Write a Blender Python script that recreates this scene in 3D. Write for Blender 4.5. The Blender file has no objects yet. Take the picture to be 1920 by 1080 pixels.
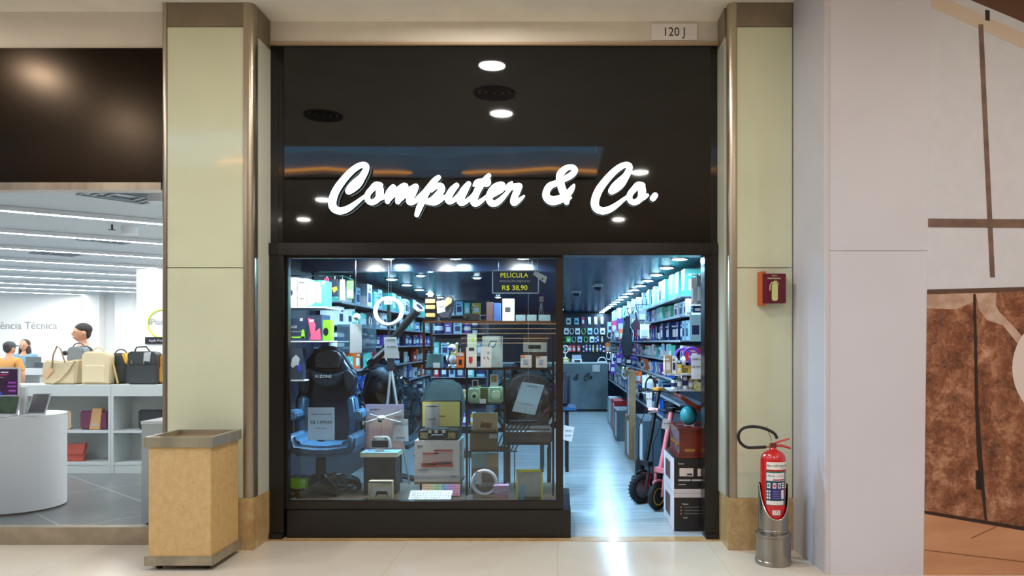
import bpy, bmesh, math, random
from mathutils import Vector, Matrix, noise
random.seed(7)
F = 1400.0; CX = 1045.0; CY = 642.0; H = 1.6; D = 6.12
scene = bpy.context.scene
# ---------------------------------------------------------------- camera
cam_d = bpy.data.cameras.new('camera'); cam = bpy.data.objects.new('camera', cam_d)
scene.collection.objects.link(cam); scene.camera = cam
cam.location = (0, -D, H); cam.rotation_euler = (math.pi/2, 0, 0)
cam_d.sensor_width = 36; cam_d.lens = F/1920*36
cam_d.shift_x = -(CX-960)/1920; cam_d.shift_y = (CY-540)/1920
cam_d.clip_start = .05; cam_d.clip_end = 200
# ---------------------------------------------------------------- world, exposure
w = bpy.data.worlds.new('dusk_sky'); scene.world = w; w.use_nodes = True
bgn = w.node_tree.nodes['Background']
bgn.inputs[0].default_value = (.10, .24, .46, 1); bgn.inputs[1].default_value = 8.5
scene.view_settings.view_transform = 'Standard'; scene.view_settings.look = 'None'
scene.view_settings.exposure = 0.0; scene.view_settings.gamma = 1; scene.view_settings.use_curve_mapping = False
scene.cycles.max_bounces = 7; scene.cycles.diffuse_bounces = 4; scene.cycles.glossy_bounces = 4
scene.cycles.transparent_max_bounces = 12; scene.cycles.caustics_reflective = False; scene.cycles.caustics_refractive = False
scene.cycles.sample_clamp_indirect = 4
HALL_W, SHOP_W, STRIP_E, FRONT_W = 41, 13.0, 74, 55.0   # lamp powers
# ---------------------------------------------------------------- helpers
col = scene.collection
def s2l(c): return c/12.92 if c <= .04045 else ((c+.055)/1.055)**2.4
def lin(c): return (s2l(c[0]/255), s2l(c[1]/255), s2l(c[2]/255), 1)
_m = {}
def mat(c, r=.5, m=0.0, e=0.0, coat=0, alpha=1, var=0, scale=8, bump=0, spec=.5, c2=None, kind=None, trans=0):
    key = (tuple(c), r, m, e, coat, alpha, var, scale, bump, spec, c2, kind, trans)
    if key in _m: return _m[key]
    M = bpy.data.materials.new('mat_%d' % len(_m)); M.use_nodes = True; nt = M.node_tree; N = nt.nodes; L = nt.links
    b = N['Principled BSDF']; b.inputs['Base Color'].default_value = lin(c); b.inputs['Roughness'].default_value = r
    b.inputs['Metallic'].default_value = m; b.inputs['Specular IOR Level'].default_value = spec
    b.inputs['Coat Weight'].default_value = coat; b.inputs['Coat Roughness'].default_value = .04; b.inputs['Alpha'].default_value = alpha
    if trans: b.inputs['Transmission Weight'].default_value = trans
    if e: b.inputs['Emission Color'].default_value = lin(c); b.inputs['Emission Strength'].default_value = e
    if var or c2 or bump:
        tc = N.new('ShaderNodeTexCoord'); n = N.new('ShaderNodeTexNoise'); n.inputs['Scale'].default_value = scale; n.inputs['Detail'].default_value = 6
        mp = N.new('ShaderNodeMapping'); L.new(tc.outputs['Object'], mp.inputs[0]); L.new(mp.outputs[0], n.inputs['Vector'])
        if kind == 'brush': mp.inputs['Scale'].default_value = (1, 1, .06)
        if kind == 'streak': mp.inputs['Scale'].default_value = (.25, 3, 1)
        if kind == 'marble': mp.inputs['Scale'].default_value = (1, 1, .8); n.inputs['Roughness'].default_value = .78; n.inputs['Detail'].default_value = 10; n.inputs['Distortion'].default_value = .5
        if kind == 'vein': mp.inputs['Scale'].default_value = (1.6, 1.6, .45); n.inputs['Distortion'].default_value = 1.4
        cr = N.new('ShaderNodeValToRGB'); L.new(n.outputs['Fac'], cr.inputs[0])
        k = c2 if c2 else tuple(max(0, x*(1-var)) for x in c)
        cr.color_ramp.elements[0].position = .36; cr.color_ramp.elements[1].position = .64
        cr.color_ramp.elements[0].color = lin(k); cr.color_ramp.elements[1].color = lin(c)
        L.new(cr.outputs[0], b.inputs['Base Color'])
        if bump:
            bp = N.new('ShaderNodeBump'); bp.inputs['Strength'].default_value = bump; bp.inputs['Distance'].default_value = .01
            L.new(n.outputs['Fac'], bp.inputs['Height']); L.new(bp.outputs[0], b.inputs['Normal'])
    _m[key] = M; return M
def emit(c, s):
    key = ('e', tuple(c), s)
    if key in _m: return _m[key]
    M = bpy.data.materials.new('light_%d' % len(_m)); M.use_nodes = True; nt = M.node_tree; nt.nodes.clear()
    e = nt.nodes.new('ShaderNodeEmission'); o = nt.nodes.new('ShaderNodeOutputMaterial')
    e.inputs[0].default_value = lin(c); e.inputs[1].default_value = s; nt.links.new(e.outputs[0], o.inputs[0]); _m[key] = M; return M
def glass_mat(tint=(245, 250, 250), boost=1.0, dirt=0.0):
    key = ('g', tint, boost, dirt)
    if key in _m: return _m[key]
    M = bpy.data.materials.new('glass_%d' % len(_m)); M.use_nodes = True; nt = M.node_tree; nt.nodes.clear(); N = nt.nodes.new; L = nt.links.new
    t = N('ShaderNodeBsdfTransparent'); t.inputs[0].default_value = lin(tint)
    g = N('ShaderNodeBsdfGlossy'); g.inputs['Roughness'].default_value = .01
    fr = N('ShaderNodeFresnel'); fr.inputs[0].default_value = 1.45
    mu = N('ShaderNodeMath'); mu.operation = 'MULTIPLY'; mu.inputs[1].default_value = boost; L(fr.outputs[0], mu.inputs[0])
    mx = N('ShaderNodeMixShader'); L(mu.outputs[0], mx.inputs[0]); L(t.outputs[0], mx.inputs[1]); L(g.outputs[0], mx.inputs[2])
    o = N('ShaderNodeOutputMaterial'); L(mx.outputs[0], o.inputs[0]); _m[key] = M; return M
def P(px, py, Y): d = D+Y; return Vector(((px-CX)*d/F, Y, H-(py-CY)*d/F))
def XX(px, Y): return (px-CX)*(D+Y)/F
def ZZ(py, Y): return H-(py-CY)*(D+Y)/F
def wl(o):
    v = Vector((0, 0, 0))
    while o: v += o.location; o = o.parent
    return v
class MB:
    def __init__(s): s.v = []; s.f = []; s.T = Matrix.Identity(4)
    def add(s, vs, fs):
        n = len(s.v); s.v += [s.T @ Vector(v) for v in vs]; s.f += [tuple(i+n for i in f) for f in fs]; return s
    def box(s, x0, x1, y0, y1, z0, z1):
        return s.add([(x0,y0,z0),(x1,y0,z0),(x1,y1,z0),(x0,y1,z0),(x0,y0,z1),(x1,y0,z1),(x1,y1,z1),(x0,y1,z1)],
            [(0,3,2,1),(4,5,6,7),(0,1,5,4),(1,2,6,5),(2,3,7,6),(3,0,4,7)])
    def lathe(s, prof, n=32, c=(0,0,0), sx=1, sy=1, cap=True):
        vs = []; fs = []
        for r, z in prof:
            for i in range(n): a = 2*math.pi*i/n; vs.append((c[0]+r*math.cos(a)*sx, c[1]+r*math.sin(a)*sy, c[2]+z))
        for k in range(len(prof)-1):
            for i in range(n): j = (i+1) % n; fs.append((k*n+i, k*n+j, (k+1)*n+j, (k+1)*n+i))
        if cap:
            if prof[0][0] > 1e-6: fs.append(tuple(reversed(range(n))))
            if prof[-1][0] > 1e-6: fs.append(tuple((len(prof)-1)*n+i for i in range(n)))
        return s.add(vs, fs)
    def tube(s, pts, r, n=10, closed=False, flat=1.0):
        pts = [Vector(p) for p in pts]; m = len(pts); rs = r if isinstance(r, (list, tuple)) else [r]*m
        vs = []; fs = []; up = None
        for i, p in enumerate(pts):
            if closed: t = pts[(i+1) % m]-pts[i-1]
            else: t = pts[min(i+1, m-1)]-pts[max(i-1, 0)]
            t.normalize()
            if up is None:
                up = Vector((0,0,1)) if abs(t.z) < .9 else Vector((0,1,0))
            a = t.cross(up)
            if a.length < 1e-5: a = t.orthogonal()
            a.normalize(); b = a.cross(t).normalized(); up = b
            for k in range(n): q = 2*math.pi*k/n; vs.append(p+a*math.cos(q)*rs[i]+b*math.sin(q)*rs[i]*flat)
        for i in range(m if closed else m-1):
            j = (i+1) % m
            for k in range(n): l = (k+1) % n; fs.append((i*n+k, i*n+l, j*n+l, j*n+k))
        if not closed: fs.append(tuple(reversed(range(n)))); fs.append(tuple((m-1)*n+k for k in range(n)))
        return s.add(vs, fs)
    def prism(s, poly, y0, y1):   # poly in (x,z), extruded along y
        n = len(poly); vs = [(x, y0, z) for x, z in poly]+[(x, y1, z) for x, z in poly]
        return s.add(vs, [tuple(range(n)), tuple(reversed(range(n, 2*n)))]+[(i, n+i, n+(i+1) % n, (i+1) % n) for i in range(n)])
    def plan(s, poly, z0, z1):    # poly in (x,y), extruded up
        n = len(poly); vs = [(x, y, z0) for x, y in poly]+[(x, y, z1) for x, y in poly]
        return s.add(vs, [tuple(reversed(range(n))), tuple(range(n, 2*n))]+[(i, (i+1) % n, n+(i+1) % n, n+i) for i in range(n)])
    def ball(s, c, r, n=16, m=10):
        r = r if isinstance(r, (tuple, list)) else (r, r, r)
        vs = [(c[0], c[1], c[2]-r[2])]; fs = []
        for k in range(1, m):
            t = math.pi*k/m-math.pi/2
            for i in range(n): a = 2*math.pi*i/n; vs.append((c[0]+r[0]*math.cos(t)*math.cos(a), c[1]+r[1]*math.cos(t)*math.sin(a), c[2]+r[2]*math.sin(t)))
        vs.append((c[0], c[1], c[2]+r[2])); L = len(vs)-1
        for i in range(n):
            j = (i+1) % n; fs.append((0, 1+j, 1+i)); fs.append((L, L-n+i, L-n+j))
            for k in range(m-2): fs.append((1+k*n+i, 1+k*n+j, 1+(k+1)*n+j, 1+(k+1)*n+i))
        return s.add(vs, fs)
    def build(s, name, m, parent=None, loc=None, bevel=0, smooth=False, seg=2, sub=0):
        off = wl(parent) if parent else (Vector(loc) if loc else Vector((0,0,0)))
        me = bpy.data.meshes.new(name); me.from_pydata([tuple(v-off) for v in s.v], [], s.f); me.materials.append(m)
        bm = bmesh.new(); bm.from_mesh(me); bmesh.ops.recalc_face_normals(bm, faces=bm.faces)
        if bevel: bmesh.ops.bevel(bm, geom=[e for e in bm.edges if len(e.link_faces) == 2 and e.calc_face_angle(0) > .5], offset=bevel, segments=seg, affect='EDGES', clamp_overlap=True)
        bm.to_mesh(me); bm.free()
        o = bpy.data.objects.new(name, me); col.objects.link(o)
        if parent: o.parent = parent
        else: o.location = off
        if smooth or bevel or sub: me.shade_smooth(); me.set_sharp_from_angle(angle=math.radians(42))
        if sub: q = o.modifiers.new('smooth', 'SUBSURF'); q.levels = sub; q.render_levels = sub
        return o
def tag(o, label, cat, group=None, kind=None):
    if label: o['label'] = label
    if cat: o['category'] = cat
    if group: o['group'] = group
    if kind: o['kind'] = kind
    return o
def thing(name, loc, label, cat, group=None):
    o = bpy.data.objects.new(name, None); col.objects.link(o); o.location = loc; o.empty_display_size = .1
    return tag(o, label, cat, group)
def struct(name, mb, m, **k):
    o = mb.build(name, m, **k)
    if not o.parent: o['kind'] = 'structure'
    return o
def bx(name, m, x0, x1, y0, y1, z0, z1, parent=None, bevel=0, loc=None):
    if parent is None and loc is None: loc = ((x0+x1)/2, (y0+y1)/2, min(z0, z1))
    return MB().box(x0, x1, y0, y1, z0, z1).build(name, m, parent, loc, bevel)
def copy_tree(o, parent=None):
    c = o.copy(); col.objects.link(c); c.parent = parent
    for ch in list(o.children): copy_tree(ch, c)
    return c
def text(s, size, x, y, z, m, parent, name='lettering', align='CENTER', ext=.001, rot=(math.pi/2, 0, 0), wx=1.0, shear=0, roll=0):
    cu = bpy.data.curves.new('t', 'FONT'); cu.body = s; cu.size = size; cu.extrude = ext; cu.align_x = align; cu.align_y = 'CENTER'; cu.shear = shear
    cu.resolution_u = 3
    t = bpy.data.objects.new('t', cu); col.objects.link(t); bpy.context.view_layer.update()
    me = bpy.data.meshes.new_from_object(t.evaluated_get(bpy.context.evaluated_depsgraph_get()))
    bpy.data.objects.remove(t); bpy.data.curves.remove(cu)
    from mathutils import Euler
    R = Euler(rot).to_matrix().to_4x4() @ Matrix.Rotation(roll, 4, 'Z') @ Matrix.Diagonal((wx, 1, 1, 1))
    me.transform(R); me.materials.clear(); me.materials.append(m)
    o = bpy.data.objects.new(name, me); col.objects.link(o)
    if parent: o.parent = parent; o.location = Vector((x, y, z))-wl(parent)
    else: o.location = (x, y, z)
    return o
def lamp(parent, loc, size, power, color, name='light_source', spread=None, rot=(0,0,0)):
    l = bpy.data.lights.new(name, 'AREA'); l.shape = 'DISK'; l.size = size; l.energy = power; l.color = color
    if spread: l.spread = spread
    o = bpy.data.objects.new(name, l); col.objects.link(o); o.rotation_euler = rot
    if parent: o.parent = parent; o.location = Vector(loc)-wl(parent)
    else: o.location = loc
    return o
# ---------------------------------------------------------------- materials
WALL = mat((226, 216, 200), .6, var=.03, scale=3)
CREAM = mat((250, 240, 222), .55, var=.04, scale=2)
GREENGLASS = mat((212, 215, 184), .12, coat=.6, var=.03, scale=1.5)
SIDEGLASS = mat((206, 208, 190), .15, coat=.5)
BRONZE = mat((178, 166, 146), .28, .85, var=.18, scale=6, kind='brush')
BRONZED = mat((150, 136, 116), .35, .7, var=.1, scale=5)
STEEL = mat((176, 172, 164), .22, .95, var=.2, scale=9, kind='brush')
MARBLE = mat((206, 176, 126), .3, c2=(170, 134, 86), scale=9, coat=.2, kind='marble')
BLACKGLOSS = mat((13, 12, 12), .03, spec=.5, coat=0)
BLACKFRAME = mat((16, 14, 13), .25, var=.3, scale=5)
BLACK = mat((14, 14, 16), .45)
DARK = mat((32, 34, 38), .5)
CHROME = mat((210, 212, 215), .15, 1)
WHITE = mat((232, 234, 236), .4)
PAPER = mat((238, 240, 242), .71)
def _paper():
    nt = PAPER.node_tree; b = nt.nodes['Principled BSDF']; tr = nt.nodes.new('ShaderNodeBsdfTranslucent'); tr.inputs[0].default_value = lin((238, 240, 242))
    mx = nt.nodes.new('ShaderNodeMixShader'); mx.inputs[0].default_value = .5; o = [n for n in nt.nodes if n.type == 'OUTPUT_MATERIAL'][0]
    nt.links.new(b.outputs[0], mx.inputs[1]); nt.links.new(tr.outputs[0], mx.inputs[2]); nt.links.new(mx.outputs[0], o.inputs[0])
_paper()
NAVY = mat((14, 26, 48), .35, var=.3, scale=4)
GLASS = glass_mat((240, 248, 250), 1.0)
CLEAR = glass_mat((236, 244, 244), 1.0)
FILM = glass_mat((205, 220, 226), 3.0)
INK = mat((40, 42, 50), .6)
# ---------------------------------------------------------------- mall structure
def floor_mat():
    M = bpy.data.materials.new('polished_marble_floor'); M.use_nodes = True; nt = M.node_tree; N = nt.nodes.new; L = nt.links.new; b = nt.nodes['Principled BSDF']
    tc = N('ShaderNodeTexCoord'); br = N('ShaderNodeTexBrick'); L(tc.outputs['Object'], br.inputs['Vector'])
    br.offset = 0; br.inputs['Scale'].default_value = 1; br.inputs['Brick Width'].default_value = 1.2; br.inputs['Row Height'].default_value = 1.2; br.inputs['Mortar Size'].default_value = .003
    n = N('ShaderNodeTexNoise'); n.inputs['Scale'].default_value = 3; n.inputs['Detail'].default_value = 7; L(tc.outputs['Object'], n.inputs['Vector'])
    cr = N('ShaderNodeValToRGB'); L(n.outputs['Fac'], cr.inputs[0]); cr.color_ramp.elements[0].color = lin((212, 200, 180)); cr.color_ramp.elements[1].color = lin((226, 214, 196))
    L(cr.outputs[0], br.inputs['Color1']); L(cr.outputs[0], br.inputs['Color2']); br.inputs['Mortar'].default_value = lin((205, 188, 160))
    L(br.outputs['Color'], b.inputs['Base Color']); b.inputs['Roughness'].default_value = .16; return M
def tile_mat():
    M = bpy.data.materials.new('dark_floor_tiles'); M.use_nodes = True; nt = M.node_tree; N = nt.nodes.new; L = nt.links.new; b = nt.nodes['Principled BSDF']
    tc = N('ShaderNodeTexCoord'); mp = N('ShaderNodeMapping'); mp.inputs['Rotation'].default_value = (0, 0, math.radians(41)); L(tc.outputs['Object'], mp.inputs[0])
    br = N('ShaderNodeTexBrick'); L(mp.outputs[0], br.inputs['Vector']); br.offset = 0
    br.inputs['Scale'].default_value = 1; br.inputs['Brick Width'].default_value = 1.7; br.inputs['Row Height'].default_value = .85; br.inputs['Mortar Size'].default_value = .006
    n = N('ShaderNodeTexNoise'); n.inputs['Scale'].default_value = 5; L(mp.outputs[0], n.inputs['Vector'])
    cr = N('ShaderNodeValToRGB'); L(n.outputs['Fac'], cr.inputs[0]); cr.color_ramp.elements[0].color = lin((88, 94, 96)); cr.color_ramp.elements[1].color = lin((112, 118, 120))
    L(cr.outputs[0], br.inputs['Color1']); L(cr.outputs[0], br.inputs['Color2']); br.inputs['Mortar'].default_value = lin((168, 172, 172))
    L(br.outputs['Color'], b.inputs['Base Color']); b.inputs['Roughness'].default_value = .28; return M
CEIL = ZZ(42, 0)
struct('floor', MB().box(-12, 9, -14, 0, -.1, 0), floor_mat())
struct('floor_threshold', MB().box(XX(508, 0), XX(1345, 0), -.12, .02, 0, .004), MARBLE)
struct('floor_shop', MB().box(-2.5, 1.5, .0, 13.2, -.1, .002), mat((168, 180, 186), .26, c2=(146, 158, 166), scale=4, kind='streak'))
struct('floor_side_shop', MB().box(-18, -2.52, -.2, 22, -.1, .003), tile_mat())
# ceiling with the long skylight slot
hx1 = .62; hy0, hy1 = -3.9, -5.75
struct('ceiling', MB().box(-12, 9, hy0, .35, CEIL, CEIL+.12).box(-12, 9, -14, hy1, CEIL, CEIL+.12).box(hx1, 9, hy1, hy0, CEIL, CEIL+.12), CREAM)
wavy = [(-12+i*.35, hy1+.05+.16*math.sin(i*.6)+.06*math.sin(i*1.9)) for i in range(37)]
wavy[-1] = (hx1, wavy[-1][1])
struct('ceiling_curved_edge', MB().plan(wavy+[(hx1, hy1-.2), (-12, hy1-.2)], CEIL+.0, CEIL+.35), CREAM)
struct('trim_1', MB().box(hx1, hx1+.1, hy1, hy0, CEIL+.12, CEIL+.7).box(-12, hx1, hy0, hy0+.1, CEIL+.12, CEIL+.7).box(-12, hx1, hy1-.3, hy1-.2, CEIL+.12, CEIL+.7), CREAM)
t = thing('cove_light', (-5, hy1, CEIL), 'warm strip light along the curved edge of the skylight slot', 'light')
MB().tube([(x, y+.03, CEIL+.07) for x, y in wavy], .022, 6).build('light_strip', emit((255, 176, 96), 9), t)
struct('wall_front', MB().box(-12, 9, -14.1, -14, 0, CEIL), mat((176, 146, 120), .5))
struct('wall_left', MB().box(-12.1, -12, -14, 0, 0, CEIL), WALL)
struct('wall_right', MB().box(9, 9.1, -14, 0, 0, CEIL), WALL)
# fascia above the shops
struct('wall_back', MB().box(-12, XX(1366, -.36), -.02, .3, ZZ(82, 0), CEIL).box(-12, -2.72, -.2, -.02, ZZ(90, -.22), CEIL), WALL)
struct('trim_2', MB().box(XX(502, 0), XX(1350, 0), -.04, .0, ZZ(87, 0), ZZ(82, 0)), mat((176,150,120),.6))
# ---- pillars
def pillar(pxl, pxr, top, side, name, base_z):
    Y = -.36; xl, xr = XX(pxl[0], Y), XX(pxr[1], Y); a, b = XX(pxl[1], Y), XX(pxr[0], Y)
    zt = CEIL-.001; zb = ZZ(50, Y); zm = ZZ(934, Y); zj = ZZ(502, Y)
    root = MB().box(xl+.02, xr-.02, Y+.03, .28, 0, zt).build(name, WALL, None, ((xl+xr)/2, -.1, 0)); root['kind'] = 'structure'
    MB().box(a+.003, b-.003, Y, Y+.03, zm+.002, zj-.003).box(a+.003, b-.003, Y, Y+.03, zj+.003, zb-.004).build('glass_panel', GREENGLASS, root)
    MB().box(a+.002, b-.002, Y-.002, Y+.03, zb, zt).build('metal_band', BRONZED, root)
    MB().box(xl-.004, xr+.004, Y-.012, Y+.03, 0, zm).box(xl-.004, xl+.02, Y+.029, 0, 0, zm).box(xr-.02, xr+.004, Y+.029, 0, 0, zm).build('marble_base', MARBLE, root, bevel=.0015)
    def strip(x0, x1, out):
        n = 8; poly = []
        if out == 0: poly = [(x0, Y-.004), (x1, Y-.004), (x1, Y+.05), (x0, Y+.05)]
        else:
            w_ = abs(x1-x0); r = w_*.75; xo = x1 if out > 0 else x0; xi = x0 if out > 0 else x1
            poly = [(xi, Y+.09), (xi, Y-.006)]
            for k in range(n+1):
                q = math.pi/2*k/n; poly.append((xo-out*r+out*r*math.sin(q), Y-.006+r-r*math.cos(q)))
            poly.append((xo, Y+.09))
        return MB().plan(poly, zm, zt)
    strip(xl, a, -1).build('metal_corner', BRONZE, root, smooth=True); strip(b, xr, 1 if side > 0 else 1).build('metal_corner', BRONZE, root, smooth=True)
    sx = xr if side > 0 else xl
    MB().box(sx-.012, sx+.001, Y+.09, -.002, zm, ZZ(62, Y)).build('side_panel', SIDEGLASS, root)
    MB().box(sx-.012, sx+.002, Y+.09, -.002, ZZ(62, Y), zt).build('side_band', BRONZED, root)
    return root
pillar((302, 313), (457, 475), 12, 1, 'wall_pillar', 0)
pillar((1366, 1381), (1486, 1487.5), 12, -1, 'wall_pillar', 0)
# ---- hoarding on the right
def wedge(): return MB().plan([(XX(1487, -.36), -.36), (1.854, -.98), (1.90, -.98), (2.2, -.3)], 0, CEIL)
struct('wall_side_right', wedge(), mat((192, 192, 201), .45, var=.03, scale=1.2))
hoard = mat((214, 212, 221), .5, var=.02, scale=1.2)
struct('wall_hoarding', MB().box(1.866, 9, -.985, -.9, 0, ZZ(470, -.985)-.0015).box(1.866, 9, -.985, -.9, ZZ(470, -.985)+.0015, CEIL).box(1.87, 9, -.975, -.9, 1, CEIL), hoard)
struct('trim_3', MB().box(1.845, 1.866, -.992, -.95, 0, CEIL), mat((205, 200, 205), .4))
# ---- mural print on the hoarding
YM = -.985
def poly(px, Y): return [(XX(x, Y), ZZ(y, Y)) for x, y in px]
mur = thing('wall_mural', P(1830, 1060, YM), 'printed photo mural of brown leather sofa against white wall on the hoarding', 'mural')
def layer(name, px, m, k, par=mur): return MB().prism(poly(px, YM), YM-.0012*k, YM-.0012*(k-1)+.0002).build(name, m, par)
layer('printed_wall', [(1745,-8),(2300,-8),(2300,560),(1738,560)], mat((214, 214, 222), .5, var=.02), 1)
layer('printed_rail', [(1746,-8),(1760,-8),(2300,230),(2300,263),(1746,14)], mat((214, 196, 178), .5), 2)
layer('printed_beam', [(1800,-8),(2300,-8),(2300,218),(1905,36)], mat((96, 62, 40), .5), 2)
layer('printed_frame_bar', [(1834,46),(1843,46),(1865,520),(1856,520)], mat((128, 98, 84), .5, var=.2), 3)
layer('printed_frame_bar', [(1740,410),(2300,414),(2300,430),(1740,426)], mat((128, 98, 84), .5, var=.2), 4)
layer('printed_hook', [(1847,19),(1855,20),(1855,40),(1847,38)], BLACK, 4)
def leather():
    M = bpy.data.materials.new('printed_leather'); M.use_nodes = True; nt = M.node_tree; N = nt.nodes.new; L = nt.links.new; b = nt.nodes['Principled BSDF']
    tc = N('ShaderNodeTexCoord'); n = N('ShaderNodeTexNoise'); n.inputs['Scale'].default_value = 6; n.inputs['Detail'].default_value = 12; n.inputs['Roughness'].default_value = .74; n.inputs['Distortion'].default_value = .25; L(tc.outputs['Object'], n.inputs['Vector'])
    cr = N('ShaderNodeValToRGB'); L(n.outputs['Fac'], cr.inputs[0]); e = cr.color_ramp.elements
    e[0].position = .36; e[0].color = lin((80, 42, 26)); e[1].position = .68; e[1].color = lin((208, 158, 124)); q = cr.color_ramp.elements.new(.52); q.color = lin((138, 82, 54))
    v = N('ShaderNodeTexVoronoi'); v.feature = 'DISTANCE_TO_EDGE'; v.inputs['Scale'].default_value = 10
    mx0 = N('ShaderNodeMixRGB'); mx0.inputs[0].default_value = .4; L(tc.outputs['Object'], mx0.inputs[1]); L(n.outputs['Color'], mx0.inputs[2]); L(mx0.outputs[0], v.inputs['Vector'])
    r2 = N('ShaderNodeValToRGB'); L(v.outputs[0], r2.inputs[0]); r2.color_ramp.elements[0].color = (.5,.5,.5,1); r2.color_ramp.elements[1].color = (0,0,0,1); r2.color_ramp.elements[1].position = .028
    mx = N('ShaderNodeMixRGB'); L(r2.outputs[0], mx.inputs[0]); L(cr.outputs[0], mx.inputs[1]); mx.inputs[2].default_value = lin((214, 170, 140))
    L(mx.outputs[0], b.inputs['Base Color']); b.inputs['Roughness'].default_value = .5; return M
LEA = leather()
sofa = layer('printed_sofa', [(1738,547),(2300,532),(2300,1054),(1733,960)], LEA, 2)
layer('printed_piping', [(1738,543),(2300,528),(2300,536),(1738,551)], mat((92, 66, 54), .5), 3, sofa)
layer('printed_top_roll', [(1738,552),(1825,550),(1826,566),(1790,580),(1738,578)], mat((206, 176, 160), .5, c2=(178, 140, 120), scale=9), 3, sofa)
layer('printed_top_roll', [(1828,550),(1868,549),(1866,572),(1874,586),(1900,612),(1921,636),(1908,645),(1880,610),(1850,600),(1836,582)], mat((206, 176, 160), .5, c2=(178, 140, 120), scale=9), 3, sofa)
layer('printed_seam', [(1824,552),(1829,552),(1834,760),(1850,976),(1846,975),(1831,850),(1828,760)], mat((44, 26, 20), .5), 4, sofa)
layer('printed_tag', [(1829,882),(1840,882),(1841,918),(1830,917)], BLACK, 5, sofa)
layer('printed_base', [(1733,957),(2300,1050),(2300,1060),(1733,963)], mat((50, 28, 20), .5), 3, sofa)
layer('printed_floorboards', [(1733,962),(2300,1058),(2300,1110),(1731,1110)], mat((206, 152, 114), .5, c2=(186, 130, 94), scale=5, kind='streak'), 2)
layer('printed_board_joint', [(1733,1030),(2000,1062),(2000,1064),(1733,1032)], mat((140, 92, 64), .5), 3)
layer('printed_board_joint', [(1820,1008),(1868,986),(1869,987.5),(1821,1010)], mat((140, 92, 64), .5), 3)
layer('printed_lampshade', [(1985+88*math.cos(k*math.pi/20), 690+98*math.sin(k*math.pi/20)) for k in range(40)], mat((222, 206, 200), .5), 5)
# ---- main shop sign panel
panel = bx('wall_sign_panel', BLACKGLOSS, XX(523, 0), XX(1343, 0), -.012, .15, ZZ(457, 0), ZZ(87, 0)); panel['kind'] = 'structure'
struct('trim_4', MB().box(XX(504, 0), XX(523, 0), -.016, .1, ZZ(458, 0), ZZ(87, 0)).box(XX(1343, 0), XX(1350, 0), -.016, .1, ZZ(458, 0), ZZ(87, 0)), mat((12, 11, 11), .12))
struct('door_frame', MB().box(XX(505, 0), XX(1345, 0), -.06, .12, ZZ(480, 0), ZZ(457, 0)), BLACKFRAME, bevel=.006)
struct('trim_5', MB().box(XX(505, 0), XX(536, 0), -.05, .12, .03, ZZ(480, 0)).box(XX(1319, 0), XX(1345, 0), -.05, .12, .03, ZZ(480, 0)), BLACKFRAME, bevel=.004)
struct('trim_6', MB().box(XX(510, 0), XX(534, 0), -.07, .1, 0, .05).box(XX(1321, 0), XX(1343, 0), -.07, .1, 0, .05), BLACK, bevel=.004)
# display plinth, window frame and glass
PZ = ZZ(955, 0)
struct('trim_7', MB().box(XX(540, 0), XX(1070, 0), -.03, .9, 0, PZ), mat((22, 20, 18), .22, var=.25, scale=3), bevel=.004)
struct('floor_display', MB().box(XX(540, 0)+.01, XX(1056, 0)-.02, .08, .88, PZ, PZ+.055), mat((92, 80, 66), .35, var=.2, scale=5))
SZ = PZ+.056
struct('window_frame', MB().box(XX(536, 0), XX(1056, 0), -.005, .06, PZ+.001, ZZ(940, 0)).box(XX(1042, 0), XX(1056, 0), -.005, .06, ZZ(940, 0), ZZ(480, 0)).box(XX(536, 0), XX(540, 0), -.005, .06, ZZ(940, 0), ZZ(480, 0)).box(XX(540,0), XX(1042,0), -.005, .06, ZZ(484,0), ZZ(480,0)), mat((30, 24, 20), .3, var=.2, scale=4), bevel=.003)
struct('window_1', MB().box(XX(540, 0)-.001, XX(1042, 0)+.001, .025, .033, ZZ(940, 0)-.001, ZZ(484, 0)+.001), GLASS)
# ---- main shop shell
SC = 2.37
struct('ceiling_shop', MB().box(-2.5, 1.5, .12, 13.2, SC, SC+.1), mat((4, 62, 112), .2, c2=(2, 30, 58), scale=5, kind='streak', spec=.06, bump=.4))
struct('wall_shop_left', MB().box(-2.52, -2.5, .12, 13.2, 0, SC), NAVY)
struct('wall_shop_right', MB().box(1.45, 1.5, .12, 13.2, 0, SC), NAVY)
struct('wall_shop_back', MB().box(-2.5, 1.45, 13, 13.2, 0, SC), NAVY)
struct('trim_8', MB().box(-2.42, .05, .93, 1.05, 2.27, SC), mat((14, 24, 40), .18))
# ---- side shop shell
YL = -.22
struct('wall_side_fascia', MB().box(-12, -2.842, YL, -.02, ZZ(343, YL), ZZ(90, YL)), mat((42, 34, 26), .24, .95, var=.15, scale=1))
struct('trim_9', MB().box(-12, XX(304, YL), YL-.02, YL+.1, ZZ(357, YL), ZZ(343, YL)), BRONZE)
struct('trim_10', MB().box(-12, XX(304, YL), YL, YL+.09, 0, ZZ(989, YL)), mat((176, 162, 138), .3, .5, var=.1), bevel=.003)
struct('window_2', MB().box(-12, XX(304, YL), YL+.03, YL+.038, ZZ(989, YL)-.001, ZZ(357, YL)+.001), glass_mat((250, 252, 252), .6))
LC = 3.0
struct('ceiling_side_shop', MB().box(-20, -2.75, -.1, 22, LC, LC+.1), mat((214, 222, 228), .5))
LWALL = mat((242, 241, 238), .5)
struct('wall_side_back', MB().box(-20, -2.5, 15.2, 15.3, 0, LC), LWALL)
struct('wall_side_left', MB().box(-18.1, -18, -.1, 15.2, 0, LC), LWALL)
struct('wall_side_partition', MB().box(-2.8, -2.53, -.02, 15.2, 0, LC), LWALL)
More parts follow.
